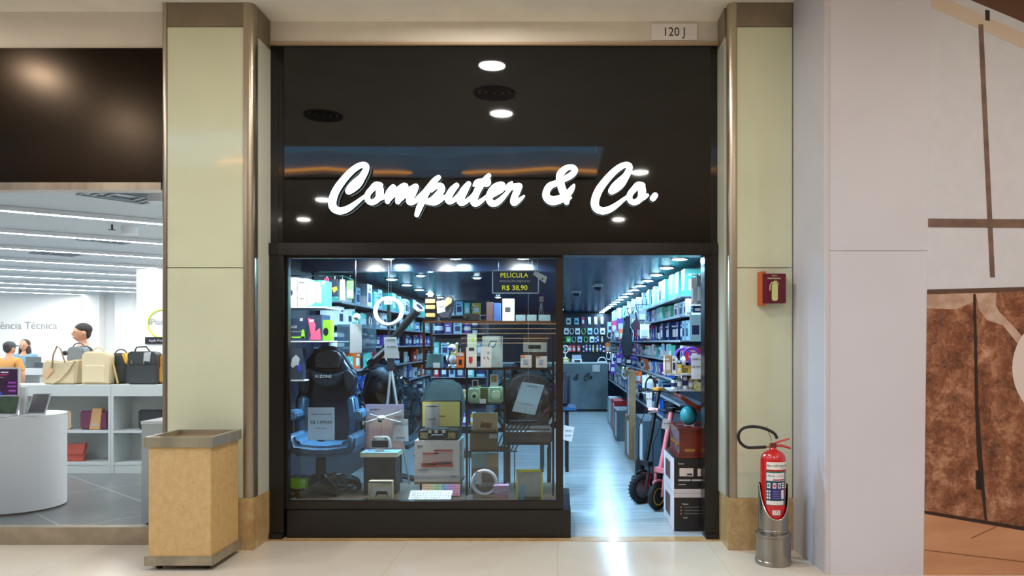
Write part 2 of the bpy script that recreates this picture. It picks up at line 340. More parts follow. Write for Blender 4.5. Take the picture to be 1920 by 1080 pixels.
struct('wall_side_block', MB().box(XX(256, 7.5), -2.8, 7.5, 15.2, 0, LC), LWALL)
# ---------------------------------------------------------------- illuminated script sign
def catmull(pts, k=7):
    out = []; n = len(pts)
    for i in range(n-1):
        p0, p1, p2, p3 = pts[max(i-1,0)], pts[i], pts[i+1], pts[min(i+2,n-1)]
        for j in range(k):
            t = j/k; out.append(tuple(.5*((2*b)+(-a+c)*t+(2*a-5*b+4*c-d)*t*t+(-a+3*b-3*c+d)*t**3) for a, b, c, d in zip(p0, p1, p2, p3)))
    out.append(pts[-1]); return out
import numpy as np
def stroke_mesh(strokes, step, y0, y1, to3):
    # strokes: lists of (px,py,hw); union outline by marching squares on a distance field
    S = [catmull(s) for s in strokes]; A = [p for s in S for p in s]
    x0 = min(p[0]-p[2] for p in A)-step*2; x1 = max(p[0]+p[2] for p in A)+step*2
    z0 = min(p[1]-p[2] for p in A)-step*2; z1 = max(p[1]+p[2] for p in A)+step*2
    nx = int((x1-x0)/step)+1; nz = int((z1-z0)/step)+1
    gx = x0+np.arange(nx+1)*step; gz = z0+np.arange(nz+1)*step
    X, Z = np.meshgrid(gx, gz, indexing='ij'); V = np.full(X.shape, -1e9)
    for s in S:
        for a, b in zip(s, s[1:]):
            dx, dz = b[0]-a[0], b[1]-a[1]; L2 = dx*dx+dz*dz+1e-9
            t = np.clip(((X-a[0])*dx+(Z-a[1])*dz)/L2, 0, 1)
            V = np.maximum(V, (a[2]+(b[2]-a[2])*t)-np.hypot(X-a[0]-t*dx, Z-a[1]-t*dz))
    V[np.abs(V) < 1e-6] = 1e-6
    face, side = MB(), MB(); ids = {}; fv = []; ff = []; edges = []
    def vid(key, p):
        if key not in ids: ids[key] = len(fv); fv.append(p)
        return ids[key]
    ins = V > 0
    for i in range(nx):
        row = ins[i:i+2]
        if not row.any(): continue
        for j in range(nz):
            c = [(i,j),(i+1,j),(i+1,j+1),(i,j+1)]
            f = [ins[q] for q in c]
            if not any(f): continue
            loop = []; cut = []
            for q in range(4):
                a, b = c[q], c[(q+1) % 4]
                if ins[a]: loop.append(vid(a, (gx[a[0]], gz[a[1]])))
                if ins[a] != ins[b]:
                    t = V[a]/(V[a]-V[b]); k = (min(a,b), max(a,b))
                    w_ = vid(k, (gx[a[0]]+(gx[b[0]]-gx[a[0]])*t, gz[a[1]]+(gz[b[1]]-gz[a[1]])*t)); loop.append(w_); cut.append(w_)
            if len(loop) >= 3: ff.append(tuple(loop))
            if len(cut) == 2: edges.append((cut[0], cut[1]))
    P3 = [to3(*p) for p in fv]
    face.add([(x, y0, z) for x, z in P3], ff)
    n = len(fv); side.add([(x, y0+.001, z) for x, z in P3]+[(x, y1, z) for x, z in P3], [(a, b, n+b, n+a) for a, b in edges])
    return face, side
z1 = lambda L: [(600+x/9, 290+y/9, h/9) for x, y, h in L]
z2 = lambda L: [(770+x/8.348, 290+y/8.35, h/8.35) for x, y, h in L]
z3 = lambda L: [(1000+x/7.68, 290+y/7.68, h/7.68) for x, y, h in L]
sC = [(495,618,60),(555,560,82),(635,485,85),(720,380,62),(775,280,54),(788,205,50),(742,176,46),(650,205,52),(530,295,56),(410,425,60),(300,575,65),(238,710,68),(216,830,68),(245,910,65),(320,952,60),(400,948,58),(500,905,52),(600,835,42),(700,755,32),(790,690,28)]
sO = [(1020,525,52),(950,520,55),(880,590,52),(812,680,50),(815,770,48),(880,812,48),(960,775,52),(1010,700,60),(1015,610,68),(1000,545,60)]
sT = [(975,750,36),(1050,738,36),(1120,690,28)]
shift = lambda L, d, k=1: [((p[0]-617)*k+617+d, p[1], p[2]) for p in L]
LET = [[z1(sC)], [z1(sO), z1(sT)],
 [z1([(1240,555,48),(1195,620,60),(1152,710,58),(1148,795,42)]), z1([(1160,780,35),(1240,690,40),(1330,590,46),(1415,540,55),(1440,545,56)]), z1([(1440,540,56),(1400,630,58),(1340,720,58),(1322,800,44)]), z1([(1330,790,35),(1430,700,40),(1520,600,45),(1610,550,50)]), z1([(1618,550,55),(1580,640,60),(1524,740,60),(1518,805,50),(1580,805,45),(1680,735,36),(1760,640,30),(1815,575,28)])],
 [z2([(110,690,32),(200,600,30),(280,510,33),(370,410,38),(440,362,38)]), z2([(440,362,38),(370,432,45),(300,530,45),(235,640,48),(185,740,50),(135,850,48),(102,945,38)]), z2([(330,570,28),(400,505,42),(475,498,50),(485,560,54),(425,645,56),(340,715,48),(270,735,45)]), z2([(250,735,45),(330,752,46),(400,750,45),(470,715,38),(545,660,30)])],
 [z2([(722,488,42),(655,560,54),(603,650,55),(592,715,50),(622,742,42),(685,712,38),(765,635,36),(842,530,40),(910,462,40)]), z2([(905,470,42),(852,560,55),(800,660,58),(776,735,50),(805,765,42),(870,738,38),(950,670,30),(1020,590,32)])],
 [z2([(1225,335,38),(1172,392,44),(1105,470,58),(1043,580,55),(1003,680,55),(988,750,50),(1030,775,45),(1110,728,36),(1195,655,26)]), z2([(990,490,18),(1050,440,48),(1150,440,58),(1205,450,52),(1240,400,14)])],
 [z2([(1240,660,40),(1330,610,42),(1425,550,44),(1440,485,46),(1400,474,44),(1320,510,48),(1252,600,52),(1228,690,52),(1262,758,52),(1325,768,50),(1400,722,44),(1480,640,34),(1545,560,30)])],
 [z2([(1585,438,18),(1545,495,46),(1525,550,42)]), z2([(1560,515,52),(1630,505,50),(1695,500,52)]), z2([(1700,500,50),(1662,590,54),(1622,680,52),(1610,745,50),(1640,762,40),(1710,710,32),(1772,655,18)])],
 [z3([(585,440,15),(555,495,38),(480,590,50),(400,640,58),(275,668,65),(195,620,56),(185,550,50),(235,460,50),(330,415,42),(430,365,42),(540,305,44),(598,240,42),(572,192,40),(500,190,40),(432,232,48),(385,300,54),(388,400,55),(422,520,56),(470,620,50),(480,690,38)]), z3([(470,640,45),(540,625,16)])],
 [shift(z1(sC), 491, 1.02)], [shift(z1(sO), 490.5), shift(z1(sT), 489)], [z3([(1750,592,42),(1720,632,44)])]]
sign = thing('shop_sign', P(925, 405, 0), 'illuminated white script lettering reading Computer & Co. on the black panel', 'sign')
SIDE = mat((18, 52, 58), .3); FACE = emit((236, 252, 255), 3.2)
for st in LET:
    f, s = stroke_mesh(st, .75, -.075, -.03, lambda x, y: (XX(x, -.06), ZZ(y, -.06)))
    b = s.build('letter', SIDE, sign, smooth=True); f.build('letter_face', FACE, b)
# ---------------------------------------------------------------- lamps
WARM = (1, .93, .85); COOL = (.42, .74, 1.0); NEUT = (.95, .97, 1)
def downlight(x, y, z, size, power, color, label, group, ring=WHITE, sp=None):
    t = thing('ceiling_downlight', (x, y, z), label, 'ceiling light', group)
    MB().lathe([(size*.5+.004, -.001), (size*.5+.006, -.012), (size*.5+.02, -.012), (size*.5+.022, 0)], 28, (x, y, z), cap=False).build('trim_ring', ring, t)
    if size > .2: lamp(t, (x, y, z-.006), size, power, color, spread=sp)
    else:
        MB().lathe([(size*.49, -.004), (size*.47, -.014), (size*.25, -.019), (0, -.02)], 16, (x, y, z)).build('glowing_lens', emit((205, 235, 255), 34), t, smooth=True)
        lamp(t, (x, y, z-.024), size, power, color)
    return t
hall = [(-.617,-.96),(-.64,-2.44),(-5.04,-1.63),(-5.09,-3.23),(3.7,-3.6),(1.27,-5.4),(4.2,-6.2),(-4.3,-7.6),(1.3,-9.8),(-5.4,-9.8),(6,-10)]
for i, (x, y) in enumerate(hall):
    downlight(x, y, CEIL, .24, HALL_W, WARM, 'round ceiling downlight mirrored in the black sign panel' if i < 2 else 'round downlight in the mall corridor ceiling', 'corridor downlights')
for x, y in ((-2.7, -2.52), (-.66, -1.74)):
    t = thing('ceiling_vent', (x, y, CEIL), 'round black ceiling air vent at the left, mirrored in the sign panel' if x < -1 else 'round black ceiling vent between the two mirrored downlights', 'vent')
    for r in (.22, .15, .08): MB().lathe([(r-.05, -.001), (r-.02, -.02), (r, -.02), (r, -.001)], 28, (x, y, CEIL), cap=False).build('louvre_ring', BLACK, t)
n = 0
for i in range(16):
    downlight(1.12, .72+.8*i, SC, .13, SHOP_W, COOL, 'bright round spot in the right row of shop ceiling lights', 'right row of ceiling spots', CHROME)
for i in range(11):
    downlight(-2.0, 2.9+.9*i, SC, .13, SHOP_W*.55, COOL, 'bright round spot in the left row of shop ceiling lights', 'left row of ceiling spots', CHROME)
for k, X in enumerate((-1.53, -.92, -.31)):
    downlight(X, .62, SC, .12, FRONT_W, COOL, 'spot above the display window, %s of the front three' % ('left', 'middle', 'right')[k], 'spots above the display window', CHROME)
for k, (X, Y) in enumerate(((-1.56, 2.4), (-.95, 2.7), (-1.0, 6.5), (.05, 7.5), (.1, 11.2))):
    downlight(X, Y, SC, .09, SHOP_W*.7, COOL, 'small ceiling spot in the middle of the shop ceiling', 'small spots in the middle of the shop ceiling', CHROME)
for px, py in ((1081, 548), (1121, 536)):
    d = (SC-.02-H)*F/(CY-py); x = (px-CX)*d/F; y = d-D
    t = thing('dome_camera', (x, y, SC), 'dark dome camera under the ceiling, %s one above the counter aisle' % ('left' if px < 1100 else 'right'), 'security camera')
    MB().lathe([(.075, 0), (.075, -.03), (.06, -.035)], 20, (x, y, SC)).build('base', WHITE, t, smooth=True)
    MB().lathe([(.055, -.035), (.05, -.06), (.03, -.08), (.0, -.088)], 20, (x, y, SC)).build('dome', mat((30,34,40), .1), t, smooth=True)
# side shop strips run diagonally under the ceiling
dirv = Vector((1.32, 1, 0)).normalized()
for k, d in enumerate((7.63, 9.16, 10.7, 12.2, 13.7, 15.2, 16.9, 18.3, 19.9)):
    p0 = Vector((-CX*d/F, d-D, LC-.053)); a = p0-dirv*6; b = p0+dirv*9
    def lim(p, q):
        t1 = 1
        dx = q.x-p.x
        if p.x < -17.9: pass
        for lo in ((-2.9-p.x)/dx, (15.1-p.y)/(q.y-p.y)): t1 = min(t1, lo)
        if q.y > 7.5: # block edge
            te = (XX(256, 7.5)-.05-p.x)/dx; ye = p.y+(q.y-p.y)*te
            if ye > 7.4: t1 = min(t1, te)
            tb = (7.45-p.y)/(q.y-p.y)
            if ye <= 7.4: t1 = min(t1, tb)
        return p+(q-p)*t1
    b = lim(p0, b)
    ta = 1
    dd = p0-a
    ta = min(1, (p0.x+17.8)/dd.x, (p0.y-.1)/dd.y if p0.y-dd.y < .1 else 1)
    a = p0-dd*ta
    if (b-a).length < .5: continue
    t = thing('strip_light', (a.x, a.y, LC), 'long white ceiling strip light in the side shop, number %s counted from the window' % ('one two three four five six seven eight nine'.split()[k]), 'strip light', 'ceiling strip lights of the side shop')
    n_ = Vector((-dirv.y, dirv.x, 0))
    MB().add([a+n_*.045+Vector((0,0,.05)), b+n_*.045+Vector((0,0,.05)), b-n_*.045+Vector((0,0,.05)), a-n_*.045+Vector((0,0,.05)), a+n_*.045, b+n_*.045, b-n_*.045, a-n_*.045], [(0,1,2,3),(0,1,5,4),(1,2,6,5),(2,3,7,6),(3,0,4,7)]).build('housing', WHITE, t)
    MB().add([a+n_*.04-Vector((0,0,.001)), b+n_*.04-Vector((0,0,.001)), b-n_*.04-Vector((0,0,.001)), a-n_*.04-Vector((0,0,.001))], [(0,1,2,3)]).build('diffuser', emit((250, 250, 250), STRIP_E), t)
for k, X in enumerate((-1.9, -1.15, -.4)):  # unseen fill spots added behind the header to brighten the window goods
    t = thing('added_display_spot', (X, .16, SC), 'unseen spotlight added behind the window head to brighten the display, %s of three' % ('left', 'middle', 'right')[k], 'ceiling light')
    MB().box(X-.05, X+.05, .135, .185, 2.335, SC-.001).build('housing', BLACK, t)
    lamp(t, (X, .165, 2.333), .08, 30, (1, .93, .88), rot=(math.radians(18), 0, 0))
# bright strips of the shop opposite, mirrored in the window glass
for k in range(5):
    z = 2.1-.13*k
    t = thing('strip_light', (-1.8, -13.9, z), 'warm light strip of the opposite shop front mirrored in the window', 'strip light', 'light strips of the opposite shop')
    bx('housing', BLACK, -2.6, 0.4-.2*k, -13.98, -13.93, z-.02, z+.02, t); bx('diffuser', emit((255, 214, 160), 5), -2.6, .4-.2*k, -13.93, -13.92, z-.012, z+.012, t)
# ---------------------------------------------------------------- things in the display window
def rectp(px0, py0, px1, py1, Y): return XX(px0, Y), XX(px1, Y), ZZ(py1, Y), ZZ(py0, Y)
def carton(name, px, Y, dep, m, label, cat='box', side=None, group=None, bev=.003):
    x0, x1, z0, z1_ = rectp(*px, Y)
    o = bx(name, m, x0, x1, Y, Y+dep, z0, z1_, bevel=bev); tag(o, label, cat, group); return o
def pr(par, name, px, Y, m, k=1): # flat print on a front face at depth Y
    x0, x1, z0, z1_ = rectp(*px, Y); return bx(name, m, x0, x1, Y-.0012*k, Y-.0012*(k-1)+.0005, z0, z1_, par)
def prp(par, name, pts, Y, m, k=1): return MB().prism(poly(pts, Y), Y-.0012*k, Y-.0012*(k-1)+.0005).build(name, m, par)
def ptx(par, s, px, py, hpx, Y, m, k=1, **kw):
    size = hpx*(D+Y)/F*1.38; return text(s, size, XX(px, Y), Y-.0012*k, ZZ(py, Y), m, par, name='print_text', **kw)
def card(px, Y, label, lines, cat='price sign', name='price_sign', m=PAPER, group=None, roll=0, wire=0):
    xs = [p[0] for p in px]; ys = [p[1] for p in px]
    o = MB().prism(poly(px, Y), Y, Y+.003).build(name, m, None, P(sum(xs)/len(xs), max(ys), Y)); tag(o, label, cat, group)
    for s, x, y, h in lines: ptx(o, s, x, y, h, Y, INK, 1, roll=roll)
    if wire: MB().tube([P(sum(xs)/len(xs), min(ys)+1, Y), (XX(sum(xs)/len(xs), Y), Y, wire)], .001, 4).build('hanging_thread', CHROME, o)
    return o
R4 = lambda a, b, c, d: [(a, b), (c, b), (c, d), (a, d)]
PB = mat((22, 34, 48), .38, var=.2, scale=20)      # padded leather of the gaming chair
PBL = mat((58, 104, 140), .4, var=.15, scale=20)
PLASTIC = FILM
# gaming chair ----------------------------------------------------
def xz(px, Y): return [(XX(x, Y), ZZ(y, Y)) for x, y in px]
def pad(pts, y0, y1, name, m, par, bev=.03):
    o = MB().prism(poly(pts, (y0+y1)/2-.05), y0, y1).build(name, m, par, bevel=bev, seg=3); return o
Yc = .62
ch = thing('gaming_chair', (XX(612, Yc), Yc, SZ), 'black and blue padded gaming chair facing the shop window', 'chair')
pad([(556,842),(552,800),(553,752),(561,730),(556,700),(568,684),(580,668),(590,654),(606,649),(622,649),(637,654),(645,668),(655,684),(668,700),(662,730),(669,752),(671,800),(666,842)], Yc+.02, Yc+.14, 'backrest', PB, ch)
pad([(583,668),(592,655),(606,652),(620,652),(634,655),(643,668),(640,694),(612,697),(584,694)], Yc-.03, Yc+.04, 'headrest', mat((16,24,34), .4), ch)
neck = pad([(576,692),(598,700),(612,702),(628,700),(650,692),(642,708),(632,724),(612,729),(592,724),(582,708)], Yc-.08, Yc+.0, 'neck_pillow', PB, ch, .02)
ptx(neck, 'X-ZONE', 606, 706, 6, Yc-.081, PAPER)
for s in (1, -1):
    q = lambda L: [(612+s*(x-612), y) for x, y in L]
    pad(q([(640,695),(655,690),(668,704),(663,734),(652,742),(646,725)]), Yc-.07, Yc+.05, 'shoulder_bolster', PB, ch, .02)
    pad(q([(650,745),(664,742),(672,790),(668,838),(652,838),(656,790)]), Yc-.1, Yc+.04, 'side_bolster', PBL, ch, .02)
    MB().tube([P(612+s*66, 842, Yc), P(612+s*68, 815, Yc), P(612+s*68, 788, Yc)], .02, 8).build('armrest_post', BLACK, ch)
    pad(q([(662,772),(667,768),(680,768),(683,774),(683,784),(679,787),(668,787),(662,783)]), Yc-.28, Yc-.02, 'armrest', PBL, ch, .012)
seat = pad([(550,812),(562,808),(568,828),(600,832),(625,832),(656,828),(662,808),(675,812),(674,840),(664,850),(612,853),(560,850),(550,838)], Yc-.46, Yc-.02, 'seat', PBL, ch, .03)
MB().lathe([(.045, 0), (.045, .2), (.028, .21), (.028, .4)], 20, (XX(612, Yc), Yc-.15, SZ+.09)).build('gas_column', BLACK, ch, smooth=True)
base = MB()
for k in range(5):
    a = 2*math.pi*k/5+.3; c = Vector((XX(612, Yc), Yc-.15, SZ+.13)); e = c+Vector((math.cos(a)*.34, math.sin(a)*.34*.8, -.07)); base.tube([c, (c+e)/2+Vector((0,0,-.01)), e], [.04, .03, .022], 8)
base.build('star_base', BLACK, ch, smooth=True)
for k in range(5):
    a = 2*math.pi*k/5+.3; c = Vector((XX(612, Yc)+math.cos(a)*.33, Yc-.15+math.sin(a)*.27, SZ+.03))
    MB().tube([c+Vector((-.02,0,0)), c+Vector((.02,0,0))], .03, 14).build('caster', BLACK, ch, smooth=True)
wr = MB()
rnd = random.Random(3)
for k in range(5):
    a = 2*math.pi*k/5+.3; c = Vector((XX(612, Yc)+math.cos(a)*.2, Yc-.15+math.sin(a)*.16, SZ+.07))
    wr.ball(c, (.15, .09, .065), 14, 8)
wo = wr.build('plastic_wrap', PLASTIC, ch)
for v in wo.data.vertices:
    nn = noise.noise_vector(v.co*14)*.03; v.co += nn; v.co.z = max(v.co.z, .004)
o = card(R4(577,764,627,825), Yc-.4635, 'white price card propped on the seat of the gaming chair', [('CADEIRA GAMER X-ZONE',602,777,2.4),('R$ 1.099,00',602,792,6),('em 10x sem juros',602,803,2.2)])
# left column shelves of boxed goods by the window edge
def shelf(name, px0, px1, py, Y0, Y1, label, m=None, th=.012):
    Ym = Y0; o = bx(name, m or WHITE, XX(px0, Ym), XX(px1, Ym), Y0, Y1, ZZ(py, Ym)-th, ZZ(py, Ym)); tag(o, label, 'shelf'); return o
YB = .45
xw = -2.5
def lshelf(px1, py, label):
    z = ZZ(py, YB); o = bx('wall_shelf', WHITE, xw+.001, XX(px1, YB), YB-.02, YB+.5, z-.012, z); tag(o, label, 'shelf'); return z
za = lshelf(610, 575, 'white metal shelf under the teal and white boxes at the window edge')
zb = lshelf(625, 639, 'white metal shelf under the navy and pink boxes at the window edge')
zc = lshelf(572, 712, 'short white shelf under the dark boxed figure at the window edge')
TEAL = mat((70, 205, 180), .4); TWH = mat((225, 240, 246), .4)
def wbox(px, Y, dep, m, label, z0, cat='box', name='product_box'):
    x0, x1, _, z1_ = rectp(*px, Y); o = bx(name, m, x0, x1, Y, Y+dep, z0, z1_, bevel=.002); return tag(o, label, cat)
b = wbox((541,520,557,574), YB, .3, TWH, 'white box with a round blue emblem on the upper window shelf', za)
MB().lathe([(.02, 0), (.02, .002)], 20).build('x', WHITE).name  # placeholder removed below
bpy.data.objects.remove(bpy.data.objects['x'])
prp(b, 'round_emblem', [(545+4*math.cos(a), 549+6*math.sin(a)) for a in [k*math.pi/8 for k in range(16)]], YB, mat((30,60,130), .4))
b = wbox((557.5,522,575,574), YB, .26, TWH, 'white box with faint grey text, second on the upper window shelf', za)
ptx(b, 'STREAM', 566, 530, 2.5, YB, INK); ptx(b, 'wireless', 566, 560, 2, YB, INK)
b = wbox((575.5,526,609,574), YB, .2, TEAL, 'teal box picturing two white cylinders on the upper window shelf', za)
prp(b, 'print_panel', [(576,527),(600,530),(600,556),(584,573),(576,573)], YB, TWH)
for x in (583, 594): pr(b, 'print_bottle', (x, 541-(x-583)*.3, x+8, 568), YB, WHITE, 2)
pr(b, 'yellow_corner_sticker', (604,528,608,532), YB, mat((235,190,60), .5), 2)
b = wbox((541,597,574,638), YB, .28, mat((24,44,76), .4), 'navy graphics card box lettered 1650 on the second window shelf', zb)
ptx(b, '1650', 550, 613, 5, YB, PAPER); pr(b, 'green_stripe', (547,631,571,634), YB, mat((150,220,40), .5)); prp(b, 'green_stripe', [(566,618),(570,618),(572,634),(564,634)], YB, mat((150,220,40), .5))
pr(b, 'white_sticker', (562,596.5,568,602), YB, PAPER); ptx(b, 'GEFORCE GTX', 556, 622, 2, YB, PAPER)
b = wbox((574.5,590,603,638), YB+.02, .25, mat((40,50,74), .4), 'dark box with pink and black artwork beside the navy graphics card box', zb)
prp(b, 'pink_artwork', [(577,596),(588,600),(592,610),(590,622),(600,615),(602,637),(581,637),(583,628),(580,612)], YB+.02, mat((235,90,130), .5))
pr(b, 'white_sticker', (580,599,589,604), YB+.02, PAPER, 2)
g = wbox((598+6,600,620,638), YB+.06, .1, mat((120,215,40), .45), 'bright green headset pack hanging beside the pink box', zb, 'pack', 'headset_pack')
prp(g, 'headset_print', [(606+5*math.cos(a)+5, 622+8*math.sin(a)) for a in [k*math.pi/6 for k in range(12)]], YB+.06, BLACK)
b = wbox((541,652,567,711), YB, .1, mat((44,56,74), .45), 'tall dark box with grey figure artwork and a purple seal', zc)
prp(b, 'figure_artwork', [(548,672),(555,665),(562,672),(560,684),(564,690),(556,684),(549,690),(545,686)], YB, mat((190,200,205), .5))
prp(b, 'purple_seal', [(562+4*math.cos(a), 690+8*math.sin(a)) for a in [k*math.pi/8 for k in range(16)]], YB, mat((60,60,190), .5), 2)
b = wbox((548,576,602,594), YB+.2, .2, mat((34,40,60), .5), 'flat dark case tucked under the upper window shelf', ZZ(595, YB+.2), 'box') if False else None
# hanging rail with accessories right of the teal box
YR = .75
t = thing('hanging_rail', P(640, 520, YR), 'chrome display rail carrying hanging packs above the gaming chair', 'rail')
rl = MB().tube([P(583,517,YR), P(645,517,YR), P(662,524,YR)], .006, 6).tube([(xw, YR, ZZ(517,YR)), P(583,517,YR)], .006, 6).build('bar', CHROME, t)
for i, (a, b_, c, d, cc, lb) in enumerate([(608,521,616,560,(205,40,90),'crimson blister pack hanging from the chrome rail'),(621,523,633,556,(30,40,56),'dark pack with an orange earplug case hanging from the rail'),(637,524,646,562,(196,206,216),'clear pack at the right end of the chrome rail'),(650,526,662,560,(90,130,70),'green pack behind the end of the chrome rail')]):
    x0, x1, z0, z1_ = rectp(a, b_, c, d, YR+.01*i)
    o = tag(bx('blister_pack', mat(cc, .35), x0, x1, YR+.01*i, YR+.01*i+.02, z0, z1_, bevel=.002), lb, 'blister pack')
    MB().tube([((x0+x1)/2, YR+.01*i+.01, z1_-.004), ((x0+x1)/2, YR+.01*i+.01, ZZ(517, YR)+.005)], .003, 5).build('hook_loop', CHROME, o)
    if i == 1: prp(o, 'orange_case', [(622,540),(631,537),(633,543),(626,549)], YR+.01, mat((245,140,30), .5))
    else: pr(o, 'print_label', (a+1, (b_+d)/2, c-1, d-3), YR+.01*i, PAPER)
# round lamp ball and long paper
o = MB().ball(P(669,594,.3), (.03,.03,.03), 20, 12).tube([P(669,600,.3), P(669,607,.3)], .005, 6).build('webcam_globe', WHITE, None, P(669,600,.3), smooth=True); tag(o, 'small white ball camera above the long paper strip', 'camera')
t = card(R4(656,607,678,662), .3, 'long blank white paper strip hanging in the upper window', [], wire=SC)
o = thing('bag_pack', P(669,662,.34), 'grey transparent carrier panel behind the long paper strip', 'panel')
bx('panel_sheet', mat((60, 96, 120), .3, alpha=.55), XX(632,.34), XX(705,.34), .34, .345, ZZ(661,.34), ZZ(608,.34), o)
card([(720,632),(743,632),(749,672),(721,671)], .25, 'white paper note hanging beside the telescope tube', [('TELESCÓPIO',733,637,2.2),('R$ 1.890,00',734,650,2.6)], wire=SC)
# ring light
def ring_light(px, py, rx, ry, Y, label):
    c = P(px, py, Y); r = rx*(D+Y)/F
    t = thing('ring_light', (c.x, c.y, c.z-r), label, 'ring light')
    MB().tube([(c.x+r*.88*math.cos(a), Y, c.z+r*.88*math.sin(a)) for a in [k*math.pi/24 for k in range(48)]], r*.13, 10, True, 1).build('diffuser_ring', mat((206,212,226), .35), t, smooth=True)
    MB().tube([(c.x+r*.88*math.cos(a), Y+.012, c.z+r*.88*math.sin(a)) for a in [k*math.pi/24 for k in range(48)]], r*.135, 8, True).build('back_shell', WHITE, t, smooth=True)
    return t, c, r
t, c, r = ring_light(728, 584, 28, 28, .5, 'round white ring light hanging in the upper left of the window')
MB().tube([(c.x, .51, c.z+r*.9), (c.x, .51, SC)], .0015, 4).build('hanging_thread', CHROME, t)
bx('phone_clamp', BLACK, c.x-.012, c.x+.012, .5, .53, c.z-.06, c.z+.06, t); MB().tube([(c.x, .52, c.z-r*.9), (c.x, .52, c.z-r*1.7)], .008, 8).build('stem', BLACK, t)
card(R4(720,561,735,571), .46, 'small white price tag on the upper ring light', [('R$ 149,90',727,566,2)])
# telescope on tripod
Yt = .9
t = thing('telescope', P(735, 935, Yt), 'black telescope on a silver tripod behind the small sky backdrop', 'telescope')
a, b_ = P(785,577,Yt-.2), P(692,690,Yt+.1)
dirt = (b_-a).normalized()
MB().tube([a, a+dirt*.07, a+dirt*.071, b_-dirt*.1, b_-dirt*.1, b_], [.046,.046,.036,.034,.022,.02], 20).build('tube', BLACK, t, smooth=True)
MB().tube([a-dirt*.012, a+dirt*.012], .052, 24).build('dew_shield_ring', mat((190,196,200), .3), t, smooth=True)
MB().tube([a-dirt*.014, a-dirt*.013], .036, 20).build('lens', mat((20,30,40), .05), t)
MB().tube([P(700,672,Yt-.08), P(738,640,Yt-.12)], .012, 8).build('finder_scope', CHROME, t)
hd = P(733, 690, Yt); MB().box(hd.x-.03, hd.x+.03, Yt-.03, Yt+.03, hd.z-.02, hd.z+.16).build('mount_head', BLACK, t, bevel=.006)
for e, k in ((P(711,930,Yt-.15),0), (P(768,930,Yt-.12),1), (P(742,925,Yt+.12),2)):
    e = Vector((e.x, e.y, SZ+.002)); MB().tube([hd, (hd+e)/2], .013, 8).tube([(hd+e)/2, e], .009, 8).build('tripod_leg', mat((176,180,182), .3, .8) if k < 2 else BLACK, t)
# plastic wrapped chair behind the telescope
o = MB().ball(P(712, 735, 1.35), (.24,.14,.34), 20, 14).build('wrapped_bundle', FILM, None, P(712, 800, 1.35)); tag(o, 'crumpled clear plastic wrap bundle behind the tripod', 'plastic wrap')
for v in o.data.vertices: v.co += noise.noise_vector(v.co*9)*.06
MB().lathe([(.03,0),(.03,.75)], 12, (XX(712,1.35), 1.35, .05)).build('gas_column', BLACK, o)
wb = MB()
for k in range(5): wb.tube([(XX(712,1.35), 1.35, .09), (XX(712,1.35)+.3*math.cos(k*1.2566), 1.35+.3*math.sin(k*1.2566), .03)], [.03,.02], 8)
wb.build('star_base', BLACK, o)
o2 = MB().ball(P(712, 735, 1.35), (.17,.09,.28), 16, 12).build('wrapped_chair_back', PB, o, smooth=True)
# drone stand: table, poster, drone, controller -------------------
Yd = .3
x0, x1, z0, z1_ = rectp(675,852,757,937,Yd); zt = ZZ(850, Yd)
t = thing('display_stand', ((x0+x1)/2, Yd+.15, SZ), 'pale topped display stand under the small drone', 'stand')
MB().box(XX(675,Yd), XX(745,Yd), Yd, Yd+.24, zt-.035, zt).build('top', mat((214,206,178), .5), t, bevel=.003)
MB().box(XX(675,Yd), XX(745,Yd), Yd, Yd+.24, zt+.0005, zt+.004).build('cloth_cover', mat((140,180,205), .5), t)
MB().box(XX(680,Yd), XX(740,Yd), Yd+.03, Yd+.22, SZ, zt-.035).build('body', mat((52,52,50), .5, var=.2), t)
Yp = Yd+.22
po = thing('backdrop_poster', P(720, 850, Yp), 'pink sunset sky backdrop board with drone lettering on the stand', 'poster')
def grad_mat(cols, zlo, zhi):
    M = bpy.data.materials.new('printed_gradient'); M.use_nodes = True; nt = M.node_tree; N = nt.nodes.new; L = nt.links.new; b = nt.nodes['Principled BSDF']
    tc = N('ShaderNodeTexCoord'); sp = N('ShaderNodeSeparateXYZ'); L(tc.outputs['Generated'], sp.inputs[0])
    cr = N('ShaderNodeValToRGB'); L(sp.outputs['Z'], cr.inputs[0]); e = cr.color_ramp.elements; e[0].color = lin(cols[0]); e[1].color = lin(cols[-1])
    for i in range(1, len(cols)-1): q = e.new(i/(len(cols)-1)); q.color = lin(cols[i])
    L(cr.outputs[0], b.inputs['Base Color']); b.inputs['Roughness'].default_value = .4; return M
MB().box(XX(685,Yp), XX(757,Yp), Yp, Yp+.012, zt+.004, ZZ(758,Yp)).build('board', grad_mat([(196,140,130),(216,160,140),(190,150,150),(226,196,180),(196,186,204),(176,170,206)],0,1), po, bevel=.004)
ptx(po, 'dji MINI 3', 703, 768, 3.4, Yp, INK)
